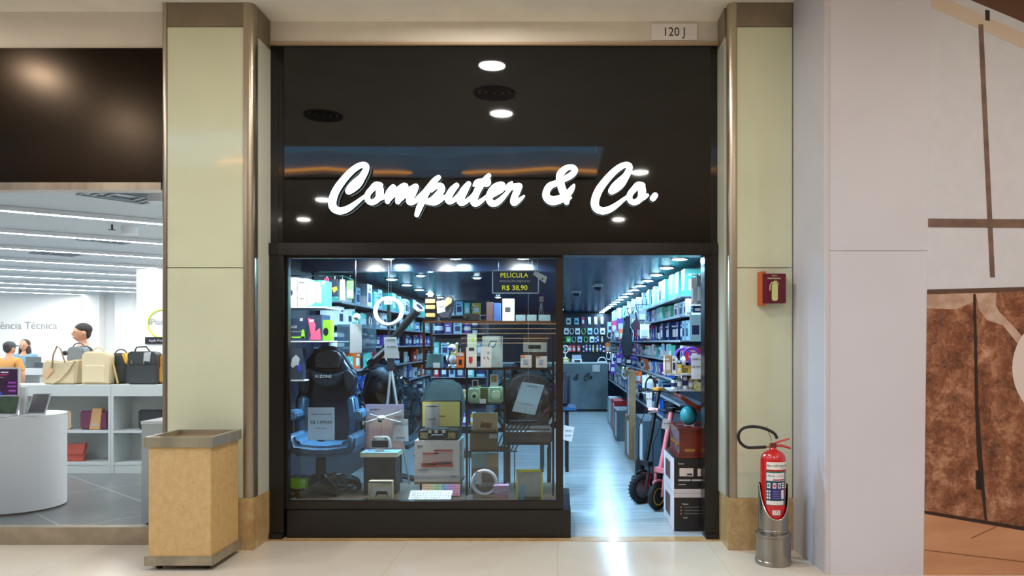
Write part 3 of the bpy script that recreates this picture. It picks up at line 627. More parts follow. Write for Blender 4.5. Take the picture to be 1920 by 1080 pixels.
# drone
dr = thing('camera_drone', P(717, 838, .42), 'small light grey camera drone held up on a clear stem', 'drone')
Yq = .42; c = P(715, 783, Yq); DG = mat((200,204,206), .4)
MB().ball(c, (.035,.06,.02), 16, 10).build('body', DG, dr, smooth=True)
MB().ball(c+Vector((0,-.055,-.022)), (.017,.014,.014), 14, 8).build('camera', BLACK, dr, smooth=True)
for tip, nm in (((751,772),0), ((757,793),1), ((694,777),2), ((681,793),3)):
    Yk = Yq+(.08 if nm in (0, 2) else -.06); e = P(tip[0], tip[1], Yk)
    a_ = MB().tube([c, e], .006, 8).build('arm', DG, dr)
    MB().tube([e-Vector((0,0,.014)), e+Vector((0,0,.014))], .009, 12).build('motor', DG, a_)
    MB().box(e.x-.045, e.x+.045, e.y-.005, e.y+.005, e.z+.015, e.z+.017).build('propeller', mat((96,104,112), .4), a_)
MB().tube([(c.x, Yq, zt+.004), (c.x, Yq, c.z-.015)], .004, 8).build('stem', CLEAR, dr)
co = thing('drone_controller', P(712, 850, Yd+.08), 'light grey drone controller with a dark screen on the stand', 'controller')
Yk = Yd+.08
pad([(693,842),(695,826),(700,819),(725,819),(730,826),(732,842)], Yk, Yk+.03, 'body', DG, co, .006)
bx('screen', mat((16,22,30), .1), XX(697,Yk), XX(728,Yk), Yk-.002, Yk, ZZ(839,Yk), ZZ(826,Yk), co)
for x in (701, 723): MB().tube([P(x, 823, Yk), P(x, 823, Yk-.012)], .007, 12).build('thumbstick', BLACK, co)
bx('support', WHITE, XX(704,Yk), XX(719,Yk), Yk-.01, Yk+.02, zt+.005, ZZ(842,Yk), co)
card([(736,784),(765,786),(766,828),(737,826)], Yp-.005, 'white price paper taped to the right of the sky backdrop', [('DRONE COM CONTROLE',751,795,1.8),('R$ 5.499,00',751,821,2.6)])
# pad controller carton
b = carton('gamepad_box', (690,903,735,937), .12, .07, mat((216,206,176), .5), 'cream carton picturing a white gamepad at the bottom of the window'); b.location.z = SZ
pr(b, 'blue_top_edge', (690,903,735,905), .12, mat((50,50,120), .5))
prp(b, 'gamepad_print', [(699,915),(705,912),(712,914),(720,914),(727,912),(733,915),(735,930),(731,933),(725,925),(707,925),(700,933),(697,930)], .12, mat((226,226,224), .5))
prp(b, 'gamepad_print', [(706,921),(726,921),(728,933),(725,927),(708,927),(703,933)], .12, INK, 2)
ptx(b, 'wireless controller', 724, 907, 1.6, .12, INK)
# stand under the suitcase turntable: plinth carton
t = thing('display_riser', P(820, 937, .4), 'brown wooden riser under the large turntable carton', 'riser')
bx('top', mat((128,104,76), .5), XX(777,.34), XX(863,.34), .34, .68, ZZ(904,.34)-.02, ZZ(904,.34), t); bx('body', mat((92,70,48), .5, var=.3), XX(784,.34), XX(858,.34), .42, .66, SZ, ZZ(904,.34)-.02, t)
Yk = .34
b = carton('turntable_carton', (777,826,862,904), Yk, .3, mat((214,206,202), .5), 'large white carton picturing two red suitcase record players')
b.location.z = ZZ(904, Yk)+.0005
RD = mat((196,70,52), .5); PK = mat((206,168,164), .5)
for dx, dy, s in ((0, 0, 1), (-23, 3, .85)):
    g = lambda L: [(824+dx+(x-824)*s, 862+dy+(y-862)*s) for x, y in L]
    k = 2 if dx == 0 else 1
    prp(b, 'print_lid', g([(814,844),(849,844),(848,864),(815,864)]), Yk, PK, k); prp(b, 'print_lid_edge', g([(814,843),(849,843),(849,846),(814,846)]), Yk, RD, k+1)
    prp(b, 'print_deck', g([(811,866),(848,865),(850,875),(815,875),(811,871)]), Yk, RD, k+1); prp(b, 'print_platter', g([(818,867),(844,866),(846,870),(820,871)]), Yk, INK, k+2)
ptx(b, 'Raveo', 788, 836, 3, Yk, INK); ptx(b, 'RECORD PLAYER', 793, 881, 1.8, Yk, INK); pr(b, 'print_band', (778,891,861,896), Yk, mat((180,172,190), .5)); ptx(b, 'Quick', 850, 893, 3, Yk, INK, 2)
# open cream suitcase turntable on the carton
zc_ = ZZ(826, Yk)
st = thing('suitcase_turntable', P(820, 826, Yk+.1), 'open black suitcase turntable with cream lid lining on the large carton', 'record player')
st.location.z = zc_
MB().box(XX(784,Yk), XX(858,Yk), Yk+.01, Yk+.28, zc_+.001, ZZ(808,Yk)).build('case_base', BLACK, st, bevel=.006)
for a_, b2 in ((788,802), (840,854)): pr(st, 'speaker_grille', (a_, 811, b2, 822), Yk+.01, mat((176,160,110), .5, var=.3, scale=80))
for x in (806, 818, 832): pr(st, 'metal_clasp', (x-3, 806, x+3, 812), Yk+.008, CHROME)
MB().tube([P(808,819,Yk), P(810,816,Yk-.02), P(830,816,Yk-.02), P(832,819,Yk)], .007, 8).build('carry_handle', mat((50,64,78), .5), st)
Yl = Yk+.27
lid = MB().box(XX(790,Yl), XX(864,Yl), Yl, Yl+.05, ZZ(808,Yk)+.002, ZZ(751,Yl)).build('lid', BLACK, st, bevel=.004)
bx('lid_lining', mat((206,192,116), .6), XX(792,Yl), XX(862,Yl), Yl-.003, Yl, ZZ(808,Yk)+.008, ZZ(753,Yl), lid)
ptx(lid, 'Raveo', 829, 780, 3.2, Yl-.003, INK)
MB().tube([P(836,806,Yk+.1), P(850,804,Yk+.2)], .006, 8).build('tone_arm', CHROME, st)
MB().lathe([(.1, 0), (.1, .006)], 28, (XX(818,Yk), Yk+.14, ZZ(808,Yk)+.001)).build('platter', DARK, st)
card(R4(797,758,823,803), Yl-.006, 'white price paper on the cream lid of the suitcase turntable', [('TOCA DISCOS',810,762,2),('R$ 899,00',810,786,2.4)])
# keyboards
def keyboard(px0, px1, pyt, pyb, Y0, mk, label, tilt):
    x0, x1 = XX(px0, Y0), XX(px1, Y0); z0 = ZZ(pyb, Y0); hgt = ZZ(pyt, Y0)-z0
    t = thing('keyboard', ((x0+x1)/2, Y0, SZ), label, 'keyboard'); t.location.z = z0
    dy = hgt*tilt; Mx = Matrix.Translation((x0, Y0, z0)) @ Matrix.Rotation(math.atan2(hgt, dy), 4, 'X'); Lh = math.hypot(hgt, dy)
    m = MB(); m.T = Mx; m.box(0, x1-x0, 0, Lh, -.012, 0).build('case', WHITE, t, bevel=.002)
    n = 15; rows = 5; kw = (x1-x0)/n; kh = Lh/rows; ks = [MB() for _ in mk]
    for i in range(n):
        for j in range(rows):
            q = ks[int(i/n*len(mk))]; q.T = Mx; q.box(i*kw+.0015, (i+1)*kw-.0015, j*kh+.0015, (j+1)*kh-.0015, 0, .009)
    for q, m_ in zip(ks, mk): q.build('keycaps', m_, t)
keyboard(765, 845, 926, 938, .1, [WHITE], 'white keyboard lying at the bottom front of the window', 2.2)
keyboard(790, 862, 909, 930, .24, [mat(c, .4) for c in ((214,176,150),(200,190,140),(150,190,150),(140,160,205),(190,140,190),(214,140,160))], 'pastel rainbow keyboard leaning behind the white keyboard', .35)
# ------------------------------------------------ glass cabinet at the right of the window
YG = .28
BRN = mat((44, 30, 26), .3, .3)
cab = thing('glass_display_cabinet', (XX(915, YG), YG, SZ), 'brown framed glass display cabinet standing at the right of the window', 'cabinet')
for x in (795, 1037):
    for y in (YG, YG+.36): MB().box(XX(x,YG)-.009, XX(x,YG)+.009, y-.009, y+.009, ZZ(692,YG) if x == 795 else SZ+.001, ZZ(600,YG)).build('post', BRN, cab)
for y in (602, 690):
    MB().box(XX(795,YG)+.01, XX(1037,YG)-.01, YG+.0, YG+.36, ZZ(y,YG)-.008, ZZ(y,YG)).build('glass_shelf', glass_mat((215,235,235), 1.5), cab)
    MB().box(XX(795,YG)+.01, XX(1037,YG)-.01, YG-.008, YG, ZZ(y,YG)-.016, ZZ(y,YG)+.002).build('shelf_edge', mat((120,84,60), .25, .6) if y == 602 else BRN, cab)
MB().box(XX(873,YG), XX(877,YG), YG, YG+.02, SZ, ZZ(690,YG)-.016).build('post', BRN, cab)
MB().box(XX(944,YG), XX(948,YG), YG, YG+.02, SZ, ZZ(690,YG)-.016).build('post', BRN, cab)
lz = {}
for y, a_, b2 in ((757,877,944), (809,877,944), (845,877,944)):
    MB().box(XX(a_,YG)+.001, XX(b2,YG)-.001, YG, YG+.3, ZZ(y,YG)-.008, ZZ(y,YG)).build('glass_shelf', glass_mat((200,215,205), 1.5), cab)
s602, s690, s757, s809 = ZZ(602,YG)+.0005, ZZ(690,YG)+.0005, ZZ(757,YG)+.0005, ZZ(809,YG)+.0005
def onsh(name, px, Y, dep, m, label, z, cat='box', bev=.002):
    x0, x1, _, z1_ = rectp(*px, Y); return tag(bx(name, m, x0, x1, Y, Y+dep, z, z1_, bevel=bev), label, cat)
# camera bag on the upper shelf
Yb = YG+.04
bag = thing('camera_bag', (XX(822,Yb), Yb, s602), 'black and tan open camera bag on the top cabinet shelf', 'bag')
MB().box(XX(796,Yb), XX(819,Yb), Yb, Yb+.16, s602, ZZ(556,Yb)).build('compartment', BLACK, bag, bevel=.012)
for y in (561, 572, 587): MB().box(XX(798,Yb), XX(816,Yb), Yb-.008, Yb+.002, ZZ(y+8,Yb), ZZ(y,Yb)).build('tan_padding', mat((196,160,104), .8), bag, bevel=.004)
MB().prism(poly([(822,568),(832,556),(845,551),(852,560),(850,580),(842,598),(826,599),(820,590)], Yb+.03), Yb+.03, Yb+.1).build('open_lid', mat((34,44,60), .6), bag, bevel=.012)
MB().prism(poly([(827,570),(840,557),(847,560),(846,568),(834,577)], Yb+.02), Yb+.015, Yb+.03).build('tan_padding', mat((196,160,104), .8), bag)
card([(818,565),(833,563),(835,584),(820,588)], Yb-.03, 'white price tag on the open camera bag', [('R$ 299',827,575,2)])
# things on the upper shelf
o = onsh('small_box', (942,560,964,601), YG+.05, .08, mat((206,206,204), .5), 'pale tall box picturing a small dark gadget on the top shelf', s602); pr(o, 'gadget_print', (947,576,957,585), YG+.05, INK)
o = onsh('small_box', (912,566,924,590+11), YG+.16, .08, mat((70,50,50), .5), 'small dark brown box behind the top cabinet shelf edge', s602)
o = onsh('small_box', (925,568,938,601), YG+.18, .08, mat((40,70,120), .5), 'small blue box behind the top cabinet shelf edge', s602)
cm = thing('video_camera', (XX(885,YG+.1), YG+.1, s602), 'black camcorder lying on the top cabinet shelf', 'camera')
MB().box(XX(870,YG+.1), XX(900,YG+.1), YG+.07, YG+.16, s602, ZZ(587,YG)).build('body', BLACK, cm, bevel=.01)
MB().tube([P(884,580,YG+.1), P(886,572,YG+.1), P(892,576,YG+.1)], .006, 8).build('top_handle', BLACK, cm); MB().tube([P(872,592,YG+.07), P(872,592,YG+.02)], .02, 14).build('lens', DARK, cm)
for i, (a_, b2) in enumerate(((967,985),(988,1006),(1010,1032))):
    o = onsh('clear_case', (a_, 590, b2, 601), YG+.04, .1, mat((130,158,166), .2, alpha=.7), ('left', 'middle', 'right')[i]+' one of three flat clear cases on the top shelf', s602, 'case')
tp = thing('mini_tripod', (XX(1015,YG+.2), YG+.2, s602), 'small black tripod standing on the top cabinet shelf', 'tripod')
for dx in (-.03, 0, .03): MB().tube([(XX(1015,YG+.2)+dx, YG+.2+abs(dx)-.02, s602+.003), (XX(1015,YG+.2), YG+.2, ZZ(566,YG+.2))], .004, 6).build('leg', BLACK, tp)
MB().box(XX(1011,YG+.2), XX(1019,YG+.2), YG+.18, YG+.22, ZZ(566,YG+.2), ZZ(556,YG+.2)).build('head', BLACK, tp)
# middle shelf
o = onsh('slim_box', (856,661,870,688), YG+.03, .03, mat((226,110,40), .5), 'orange and white boxed memory card reader on the middle shelf', s690); pr(o, 'print_panel', (857,662,869,668), YG+.03, PAPER); pr(o, 'gadget_print', (860,674,866,684), YG+.03, BLACK)
o = onsh('slim_box', (874,651,893,688), YG+.03, .04, mat((222,216,208), .5), 'white boxed gadget with a red picture on the middle shelf', s690); prp(o, 'red_print', [(879,669),(886,669),(886,678),(882,682),(879,678)], YG+.03, mat((200,40,40), .5)); pr(o, 'dark_panel', (879,652,889,657), YG+.03, INK)
o = onsh('slim_box', (901,650,921,688), YG+.03, .04, mat((216,214,208), .5), 'white slim box with two small earbuds pictured on the middle shelf', s690)
for x in (906, 913): prp(o, 'earbud_print', [(x,668),(x+3,671),(x+4,674),(x+1,671)], YG+.03, INK)
pr(o, 'white_sticker', (913,658,918,662), YG+.03, PAPER)
o = onsh('slim_box', (876,626,893,688), YG+.1, .05, mat((214,208,186), .5), 'tall pale box behind the red pictured gadget box', s690); pr(o, 'yellow_mark', (884,634,889,640), YG+.1, mat((226,200,60), .5))
o = onsh('slim_box', (864,630,875,688), YG+.14, .05, mat((58,44,64), .5), 'tall dark box half hidden behind the orange one', s690)
o = onsh('tablet_box', (904,630,942,688), YG+.12, .04, mat((186,178,174), .5), 'wide pale box picturing a tilted tablet on the middle shelf', s690)
prp(o, 'tablet_print', [(919,639),(932,639),(927,651),(914,651)], YG+.12, INK); prp(o, 'tablet_print', [(920.5,641),(930,641),(926,649.5),(916.5,649.5)], YG+.12, mat((200,198,196), .5), 2)
o = onsh('speaker_box', (981,628,1026,688), YG+.14, .14, mat((90,64,54), .5), 'brown and white boxed speaker standing at the right of the middle shelf', s690)
pr(o, 'white_panel', (981,642,1025,660), YG+.14, mat((220,214,204), .5)); pr(o, 'speaker_print', (990,647,1014,654), YG+.14, mat((48,32,30), .5), 2)
for i, (a_, b2) in enumerate(((976,997),(1005,1026))):
    o = onsh('small_box', (a_, 666+i*2, b2, 688), YG+.04, .06, mat((206,200,194), .5), ('left','right')[i]+' one of two pale square boxes in front of the speaker box', s690); pr(o, 'orange_corner', (a_, 666+i*2, a_+8, 670), YG+.04, mat((226,130,70), .5)); pr(o, 'chip_print', (a_+5, 674, a_+13, 683), YG+.04, mat((150,160,180), .5))
o = onsh('price_tag', (812,680,825,688), YG+.02, .003, PAPER, 'tiny white price tag at the left of the middle shelf', s690, 'price tag', 0)
# plush toy with glowing collar
pl = thing('plush_toy', (XX(848,YG+.1), YG+.1, s690), 'white and lilac plush robot bear on the middle shelf', 'toy')
PLW = mat((206,204,226), .8); Yq = YG+.1
MB().ball(P(849,674,Yq), (.032,.03,.045), 16, 10).ball(P(843,686,Yq-.02), (.015,.022,.013), 10, 6).ball(P(855,686,Yq-.02), (.015,.022,.013), 10, 6).ball(P(839,672,Yq), (.012,.012,.028), 10, 6).ball(P(859,672,Yq), (.012,.012,.028), 10, 6).build('body', PLW, pl, smooth=True)
MB().ball(P(848,653,Yq), (.038,.034,.035), 16, 10).ball(P(840,645,Yq), (.014,.01,.014), 10, 6).ball(P(857,645,Yq), (.014,.01,.014), 10, 6).build('head', PLW, pl, smooth=True)
MB().ball(P(845,654,Yq-.03), (.022,.01,.014), 12, 8).build('visor', mat((70,60,170), .2), pl, smooth=True)
o = onsh('wire_basket', (800,664,828,688), YG+.14, .1, mat((70,110,120), .4), 'grey blister pack lying behind the small tag', s690, 'pack')
# instant cameras and photos
Yi = YG+.03; MINT = mat((178,206,180), .4)
def instant(px, label, lens_mat):
    x0, x1, _, z1_ = rectp(*px, Yi); t = thing('instant_camera', ((x0+x1)/2, Yi, s757), label, 'camera'); MB().box(x0, x1, Yi, Yi+.05, s757, z1_).build('body', MINT, t, bevel=.012, seg=3)
    cx_, cz = (x0+x1)/2+.005, (s757+z1_)/2-.005; r = (x1-x0)*.33
    MB().tube([(cx_, Yi+.001, cz), (cx_, Yi-.02, cz)], [r, r*.92], 24).build('lens_barrel', MINT, t, smooth=True); MB().tube([(cx_, Yi-.02, cz), (cx_, Yi-.022, cz)], r*.45, 18).build('lens', lens_mat, t)
    MB().box(x0+.012, x0+.03, Yi-.002, Yi+.001, z1_-.03, z1_-.014).build('flash_window', PAPER, t); return z1_
za_ = instant((877,727,900,756), 'small mint instant camera at the left of its shelf', BLACK)
zb2 = instant((915,724,943,757), 'larger mint instant camera with a plain lens cap', MINT)
for px, c, lb in (((885,712,897,729),(70,40,44),'instant photo of a dark red scene above the small mint camera'), ((919,702,934,722),(196,160,110),'instant photo of a group above the larger mint camera')):
    x0, x1, z0, z1_ = rectp(*px, Yi+.06); o = tag(bx('instant_photo', PAPER, x0, x1, Yi+.06, Yi+.062, za_-.02 if px[0] < 900 else zb2-.02, z1_), lb, 'photo'); pr(o, 'picture', (px[0]+2, px[1]+2, px[2]-2, px[3]-5), Yi+.06, mat(c, .4, c2=(40,30,30), scale=60))
o = onsh('camera_carton', (898,727,917,756), Yi+.1, .06, mat((150,140,84), .5), 'olive cardboard box between the two mint cameras', s757)
o = onsh('price_tag', (899,748,911,756), Yi-.02, .003, PAPER, 'white price tag between the mint cameras', s757, 'price tag', 0)
o = onsh('album_box', (886,775,932,808), Yi+.04, .08, mat((186,160,124), .5), 'kraft brown box with a small picture below the mint cameras', s809); prp(o, 'picture', [(902,791),(923,794),(921,803),(900,801)], Yi+.04, mat((150,90,50), .5, c2=(60,40,20), scale=60))
s845 = ZZ(845,YG)+.0005
o = onsh('album_box', (881,812,932,845), Yi+.02, .1, mat((110,90,66), .5), 'wide olive brown box with a white tag on the third cabinet shelf', s845); pr(o, 'white_tag', (917,807+6,932,822), Yi+.02, PAPER)
o = onsh('tablet_box', (884,850,934,937), Yi+.16, .06, mat((150,180,192), .5), 'pale blue box standing behind the lower ring light', SZ); pr(o, 'beige_panel', (915,852,934,880), Yi+.16, mat((196,176,140), .5))
o = onsh('tablet_box', (884,878,934,937), Yi+.08, .05, mat((140,120,104), .5), 'brown ring light carton behind the lower ring light', SZ); pr(o, 'white_panel', (898,904,931,912), Yi+.08, PAPER)
t, c, r = ring_light(908, 905, 25, 25, .2, 'round pinkish white ring light at the bottom right of the window')
t.location.z += 0
card(R4(891,884,903,908), .183, 'white tag hanging inside the lower ring light', [])
o = carton('phone_holder_box', (925,912,953,937), .14, .08, mat((206,160,210), .5), 'lilac box with a white stripe at the bottom of the window'); o.location.z = SZ
prp(o, 'pink_panel', [(925,928),(950,928),(950,937),(925,937)], .14, mat((230,170,180), .5)); prp(o, 'white_stripe', [(929,922),(950,917),(950,920),(929,926)], .14, PAPER, 2)
# yellow edged clear pack
yp = thing('tablet_case_pack', (XX(993,.1), .1, SZ), 'clear tablet case pack with a yellow border at the bottom right', 'pack')
YY = mat((232,222,40), .5)
for px in ((968,881,971,937), (1014,881,1018,937), (968,880,1018,885)): pr(yp, 'yellow_border', px, .1, YY)
MB().box(XX(971,.1), XX(1014,.1), .098, .104, SZ, ZZ(885,.1)).build('clear_cover', mat((150,152,160), .12, .6, var=.2, scale=6), yp)
prp(yp, 'blue_label_strip', [(976,912),(985,910),(983,937),(974,937)], .096, mat((90,170,205), .5))
ptx(yp, 'iPad', 979, 928, 2.5, .094, PAPER)
for px, l in (((875,929,886,936), 'white tag lying at the foot of the cabinet, left of the ring light'), ):
    o = onsh('price_tag', px, .12, .003, PAPER, l, SZ, 'price tag', 0)
card([(979,716),(1021,722),(1003,778),(960,771)], .16, 'tilted white price paper over the wrapped brown chair', [('OLINTHO',998,725,3.4),('R$ 1.299,00 a vista',988,758,2)], wire=SC, roll=-.12)
# brown wicker chair wrapped in film behind cabinet
wc = thing('wrapped_armchair', (XX(985,.95), 1.0, SZ), 'brown armchair wrapped in clear film behind the glass cabinet', 'chair')
BR = mat((70, 48, 40), .45, var=.3, scale=12)
Yw = 1.25; wc.location = (XX(985,Yw), Yw, 0)
pad([(945,800),(948,730),(960,706),(985,698),(1015,702),(1035,726),(1038,800)], Yw+.1, Yw+.2, 'backrest', BR, wc, .03)
pad([(945,800),(1038,800),(1038,830),(945,830)], Yw-.35, Yw+.12, 'seat', BR, wc, .03)
for x in (952, 1030):
    for y in (Yw-.3, Yw+.15): MB().tube([(XX(x,Yw), y, .004), (XX(x,Yw), y, ZZ(830,Yw))], .018, 8).build('leg', BLACK, wc)
fo = MB().ball(P(990,755,Yw+.1), (.34,.2,.42), 22, 14).build('plastic_wrap', FILM, wc)
for v in fo.data.vertices: v.co += noise.noise_vector(v.co*7)*.05
# slatted black stand
sl = thing('slatted_laptop_stand', P(930, 846, .5), 'curved stand of black slats behind the cabinet posts', 'stand')
for i in range(6):
    a_ = P(930+i*7, 846, .62); b2 = P(958+i*8, 792, .66); MB().tube([a_, a_.lerp(b2, .5)+Vector((-.015, 0, .012)), b2], .006, 6).build('slat', BLACK, sl)
MB().tube([P(876,846,.6), P(970,846,.62)], .006, 8).build('base_rail', BLACK, sl)
for x in (880, 965): MB().tube([P(x,846,.61), (XX(x,.61), .61, SZ)], .005, 6).build('foot', BLACK, sl)
MB().tube([P(954,790,.66), P(1008,790,.66)], .012, 8).build('head_roll', BLACK, sl)
# green pouch box and black gadget at lower left
o = carton('battery_pack_box', (542,899,573,917), .2, .07, mat((150,225,30), .5), 'bright green hanging pack at the lower left of the window', 'pack')
pr(o, 'hang_tab', (549,896,561,899), .2, mat((150,225,30), .5)); pr(o, 'white_corner', (566,901,572,906), .2, PAPER)
g = thing('game_controller', (XX(557,.2), .2, SZ), 'black game controller under the green pack', 'controller')
g2 = MB().ball(P(548,926,.2), (.04,.05,.035), 14, 8).ball(P(566,926,.2), (.04,.05,.035), 14, 8).box(XX(548,.2), XX(566,.2), .17, .23, ZZ(931,.2), ZZ(920,.2)).build('body', BLACK, g, smooth=True)
for x in (547, 567): MB().tube([P(x,920,.17), P(x,915.5,.165)], .009, 10).build('thumbstick', DARK, g)
bx('stand_block', BLACK, XX(545,.2), XX(569,.2), .18, .26, SZ, ZZ(919,.2), g)
o.location.z = ZZ(917,.2)
# pelicula sign hanging in the glass
pe = thing('hanging_sign', P(966, 551, .12), 'dark blue hanging sign in yellow letters reading PELÍCULA R$ 38,90', 'sign')
bx('panel', mat((16,44,84), .4), XX(924,.12), XX(1009,.12), .12, .126, ZZ(549,.12), ZZ(508,.12), pe)
MB().box(XX(922.5,.12), XX(924.5,.12), .117, .128, ZZ(550.5,.12), ZZ(506.5,.12)).box(XX(1008.5,.12), XX(1010.5,.12), .117, .128, ZZ(550.5,.12), ZZ(506.5,.12)).box(XX(922.5,.12), XX(1010.5,.12), .117, .128, ZZ(508.5,.12), ZZ(506.5,.12)).box(XX(922.5,.12), XX(1010.5,.12), .117, .128, ZZ(550.5,.12), ZZ(548.5,.12)).build('frame', PAPER, pe)
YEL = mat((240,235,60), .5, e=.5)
ptx(pe, 'PELÍCULA', 964, 516.5, 9, .12, YEL, wx=.98); ptx(pe, 'APLICAÇÃO IMEDIATA', 965, 527.5, 4.2, .12, PAPER, wx=.98); ptx(pe, 'R$ 38,90', 965, 540, 9.5, .12, YEL, wx=1.02)
for x in (935, 998): MB().tube([P(x,506,.122), (XX(x,.122), .122, SC)], .0015, 5).build('hanging_wire', CHROME, pe)
ph = thing('phone_mockup', P(1013, 520, .1), 'white hanging phone mockup beside the blue sign', 'phone')
MB().prism(poly([(999,514),(1003,508),(1026,519),(1022,532)], .1), .1, .11).build('body', mat((214,222,226), .3), ph, bevel=.003)
MB().tube([P(1017,523,.1), P(1017,523,.096)], .008, 12).build('lens', DARK, ph); MB().tube([P(1008,512,.105), (XX(1008,.105), .105, SC)], .001, 5).build('hanging_wire', CHROME, ph)
# thin hanging tube light
tl = thing('hanging_lamp', (XX(805,2.2), 2.2, ZZ(553,2.2)), 'bright lamp at the end of a thin white rod', 'lamp')
MB().tube([P(805,553,2.2), (XX(805,2.2), 2.2, SC)], .008, 8).build('rod', WHITE, tl); MB().ball(P(807,552,2.2), .03, 14, 8).build('bulb', emit((200,235,255), 30), tl, smooth=True)
# ---------------------------------------------------------------- shop interior
ORD = ['top', 'second', 'third', 'fourth', 'fifth', 'sixth', 'lowest']
PAL = {'white': (226,234,240), 'teal': (96,200,184), 'pale blue': (150,200,226), 'navy': (24,44,92), 'blue': (36,96,200), 'purple': (96,60,160), 'magenta': (190,50,110),
       'red': (190,36,44), 'orange': (230,110,50), 'grey': (130,144,156), 'black': (24,28,34), 'green': (90,190,90), 'yellow': (216,184,60), 'tan': (180,160,126)}
proto = {}
def product(kind, cn):
    k = (kind, cn)
    if k in proto: return proto[k]
    m = mat(PAL[cn], .35); pm = mat(PAL['white'] if cn not in ('white', 'pale blue') else PAL['navy'], .4)
    if kind == 'product_box':
        o = MB().box(-.5,.5,-.5,.5,0,1).build(kind, m, None, (0,0,0))
        MB().box(-.505,-.5,-.3,.3,.2,.62).box(-.3,.3,-.505,-.5,.2,.62).build('print_panel', pm, o)
        MB().box(-.505,-.5,-.34,.1,.74,.82).box(-.34,.1,-.505,-.5,.74,.82).build('print_line', pm, o)
    elif kind == 'blister_pack':
        o = MB().box(-.5,.5,-.06,.06,0,1).build(kind, m, None, (0,0,0))
        MB().box(-.32,.32,-.3,-.06,.12,.6).build('bubble', mat((190,205,214), .15), o); MB().box(-.04,.04,-.1,.1,.97,1.06).build('hang_tab', WHITE, o)
    elif kind == 'canister':
        o = MB().lathe([(.46,0),(.5,.03),(.5,.78),(.3,.86)], 16).build(kind, m, None, (0,0,0), smooth=True)
        MB().lathe([(.3,.86),(.3,1),(.26,1.02)], 14).build('cap', pm, o); MB().lathe([(.505,.25),(.505,.6)], 16, cap=False).build('print_band', pm, o)
    elif kind == 'pouch':
        o = MB().prism([(-.5,0),(.5,0),(.46,.12),(.5,.5),(.46,.9),(.5,1),(-.5,1),(-.46,.9),(-.5,.5),(-.46,.12)], -.18, .18).build(kind, m, None, (0,0,0)); MB().box(-.3,.3,-.2,-.18,.25,.6).build('print_panel', pm, o)
    elif kind == 'cable_coil':
        o = MB().tube([(.42*math.cos(a), 0, .5+.46*math.sin(a)) for a in [i*math.pi/9 for i in range(18)]], .07, 7, True).build(kind, m, None, (0,0,0), smooth=True); MB().box(-.1,.1,-.12,.12,.86,1.05).build('cable_tie', BLACK, o)
    proto[k] = [o, False]; return proto[k]
def put(kind, cn, x, y, z, sx, sy, sz, label, group, cat=None, rz=0):
    p = product(kind, cn)
    o = p[0] if not p[1] else copy_tree(p[0])
    p[1] = True; o.location = (x, y, z); o.scale = (sx, sy, sz); o.rotation_euler = (0, 0, rz)
    o['label'] = label; o['category'] = cat or kind.replace('_', ' ').replace('product ', ''); o['group'] = group
    return o
def region(y): return 'near the doorway' if y < 3 else ('halfway down the aisle' if y < 6.5 else 'near the counter')
rr = random.Random(11)
LEV = [2.05, 1.86, 1.62, 1.42, 1.22, 1.0, .76]
mixes = [['teal','teal','white','white','pale blue'], ['teal','white','teal','grey','blue'], ['navy','white','purple','blue','magenta'], ['white','teal','red','pale blue','black','orange'],
         ['white','grey','black','pale blue','orange','blue','purple'], ['white','orange','pale blue','grey','yellow','navy'], ['tan','white','grey','blue','black']]
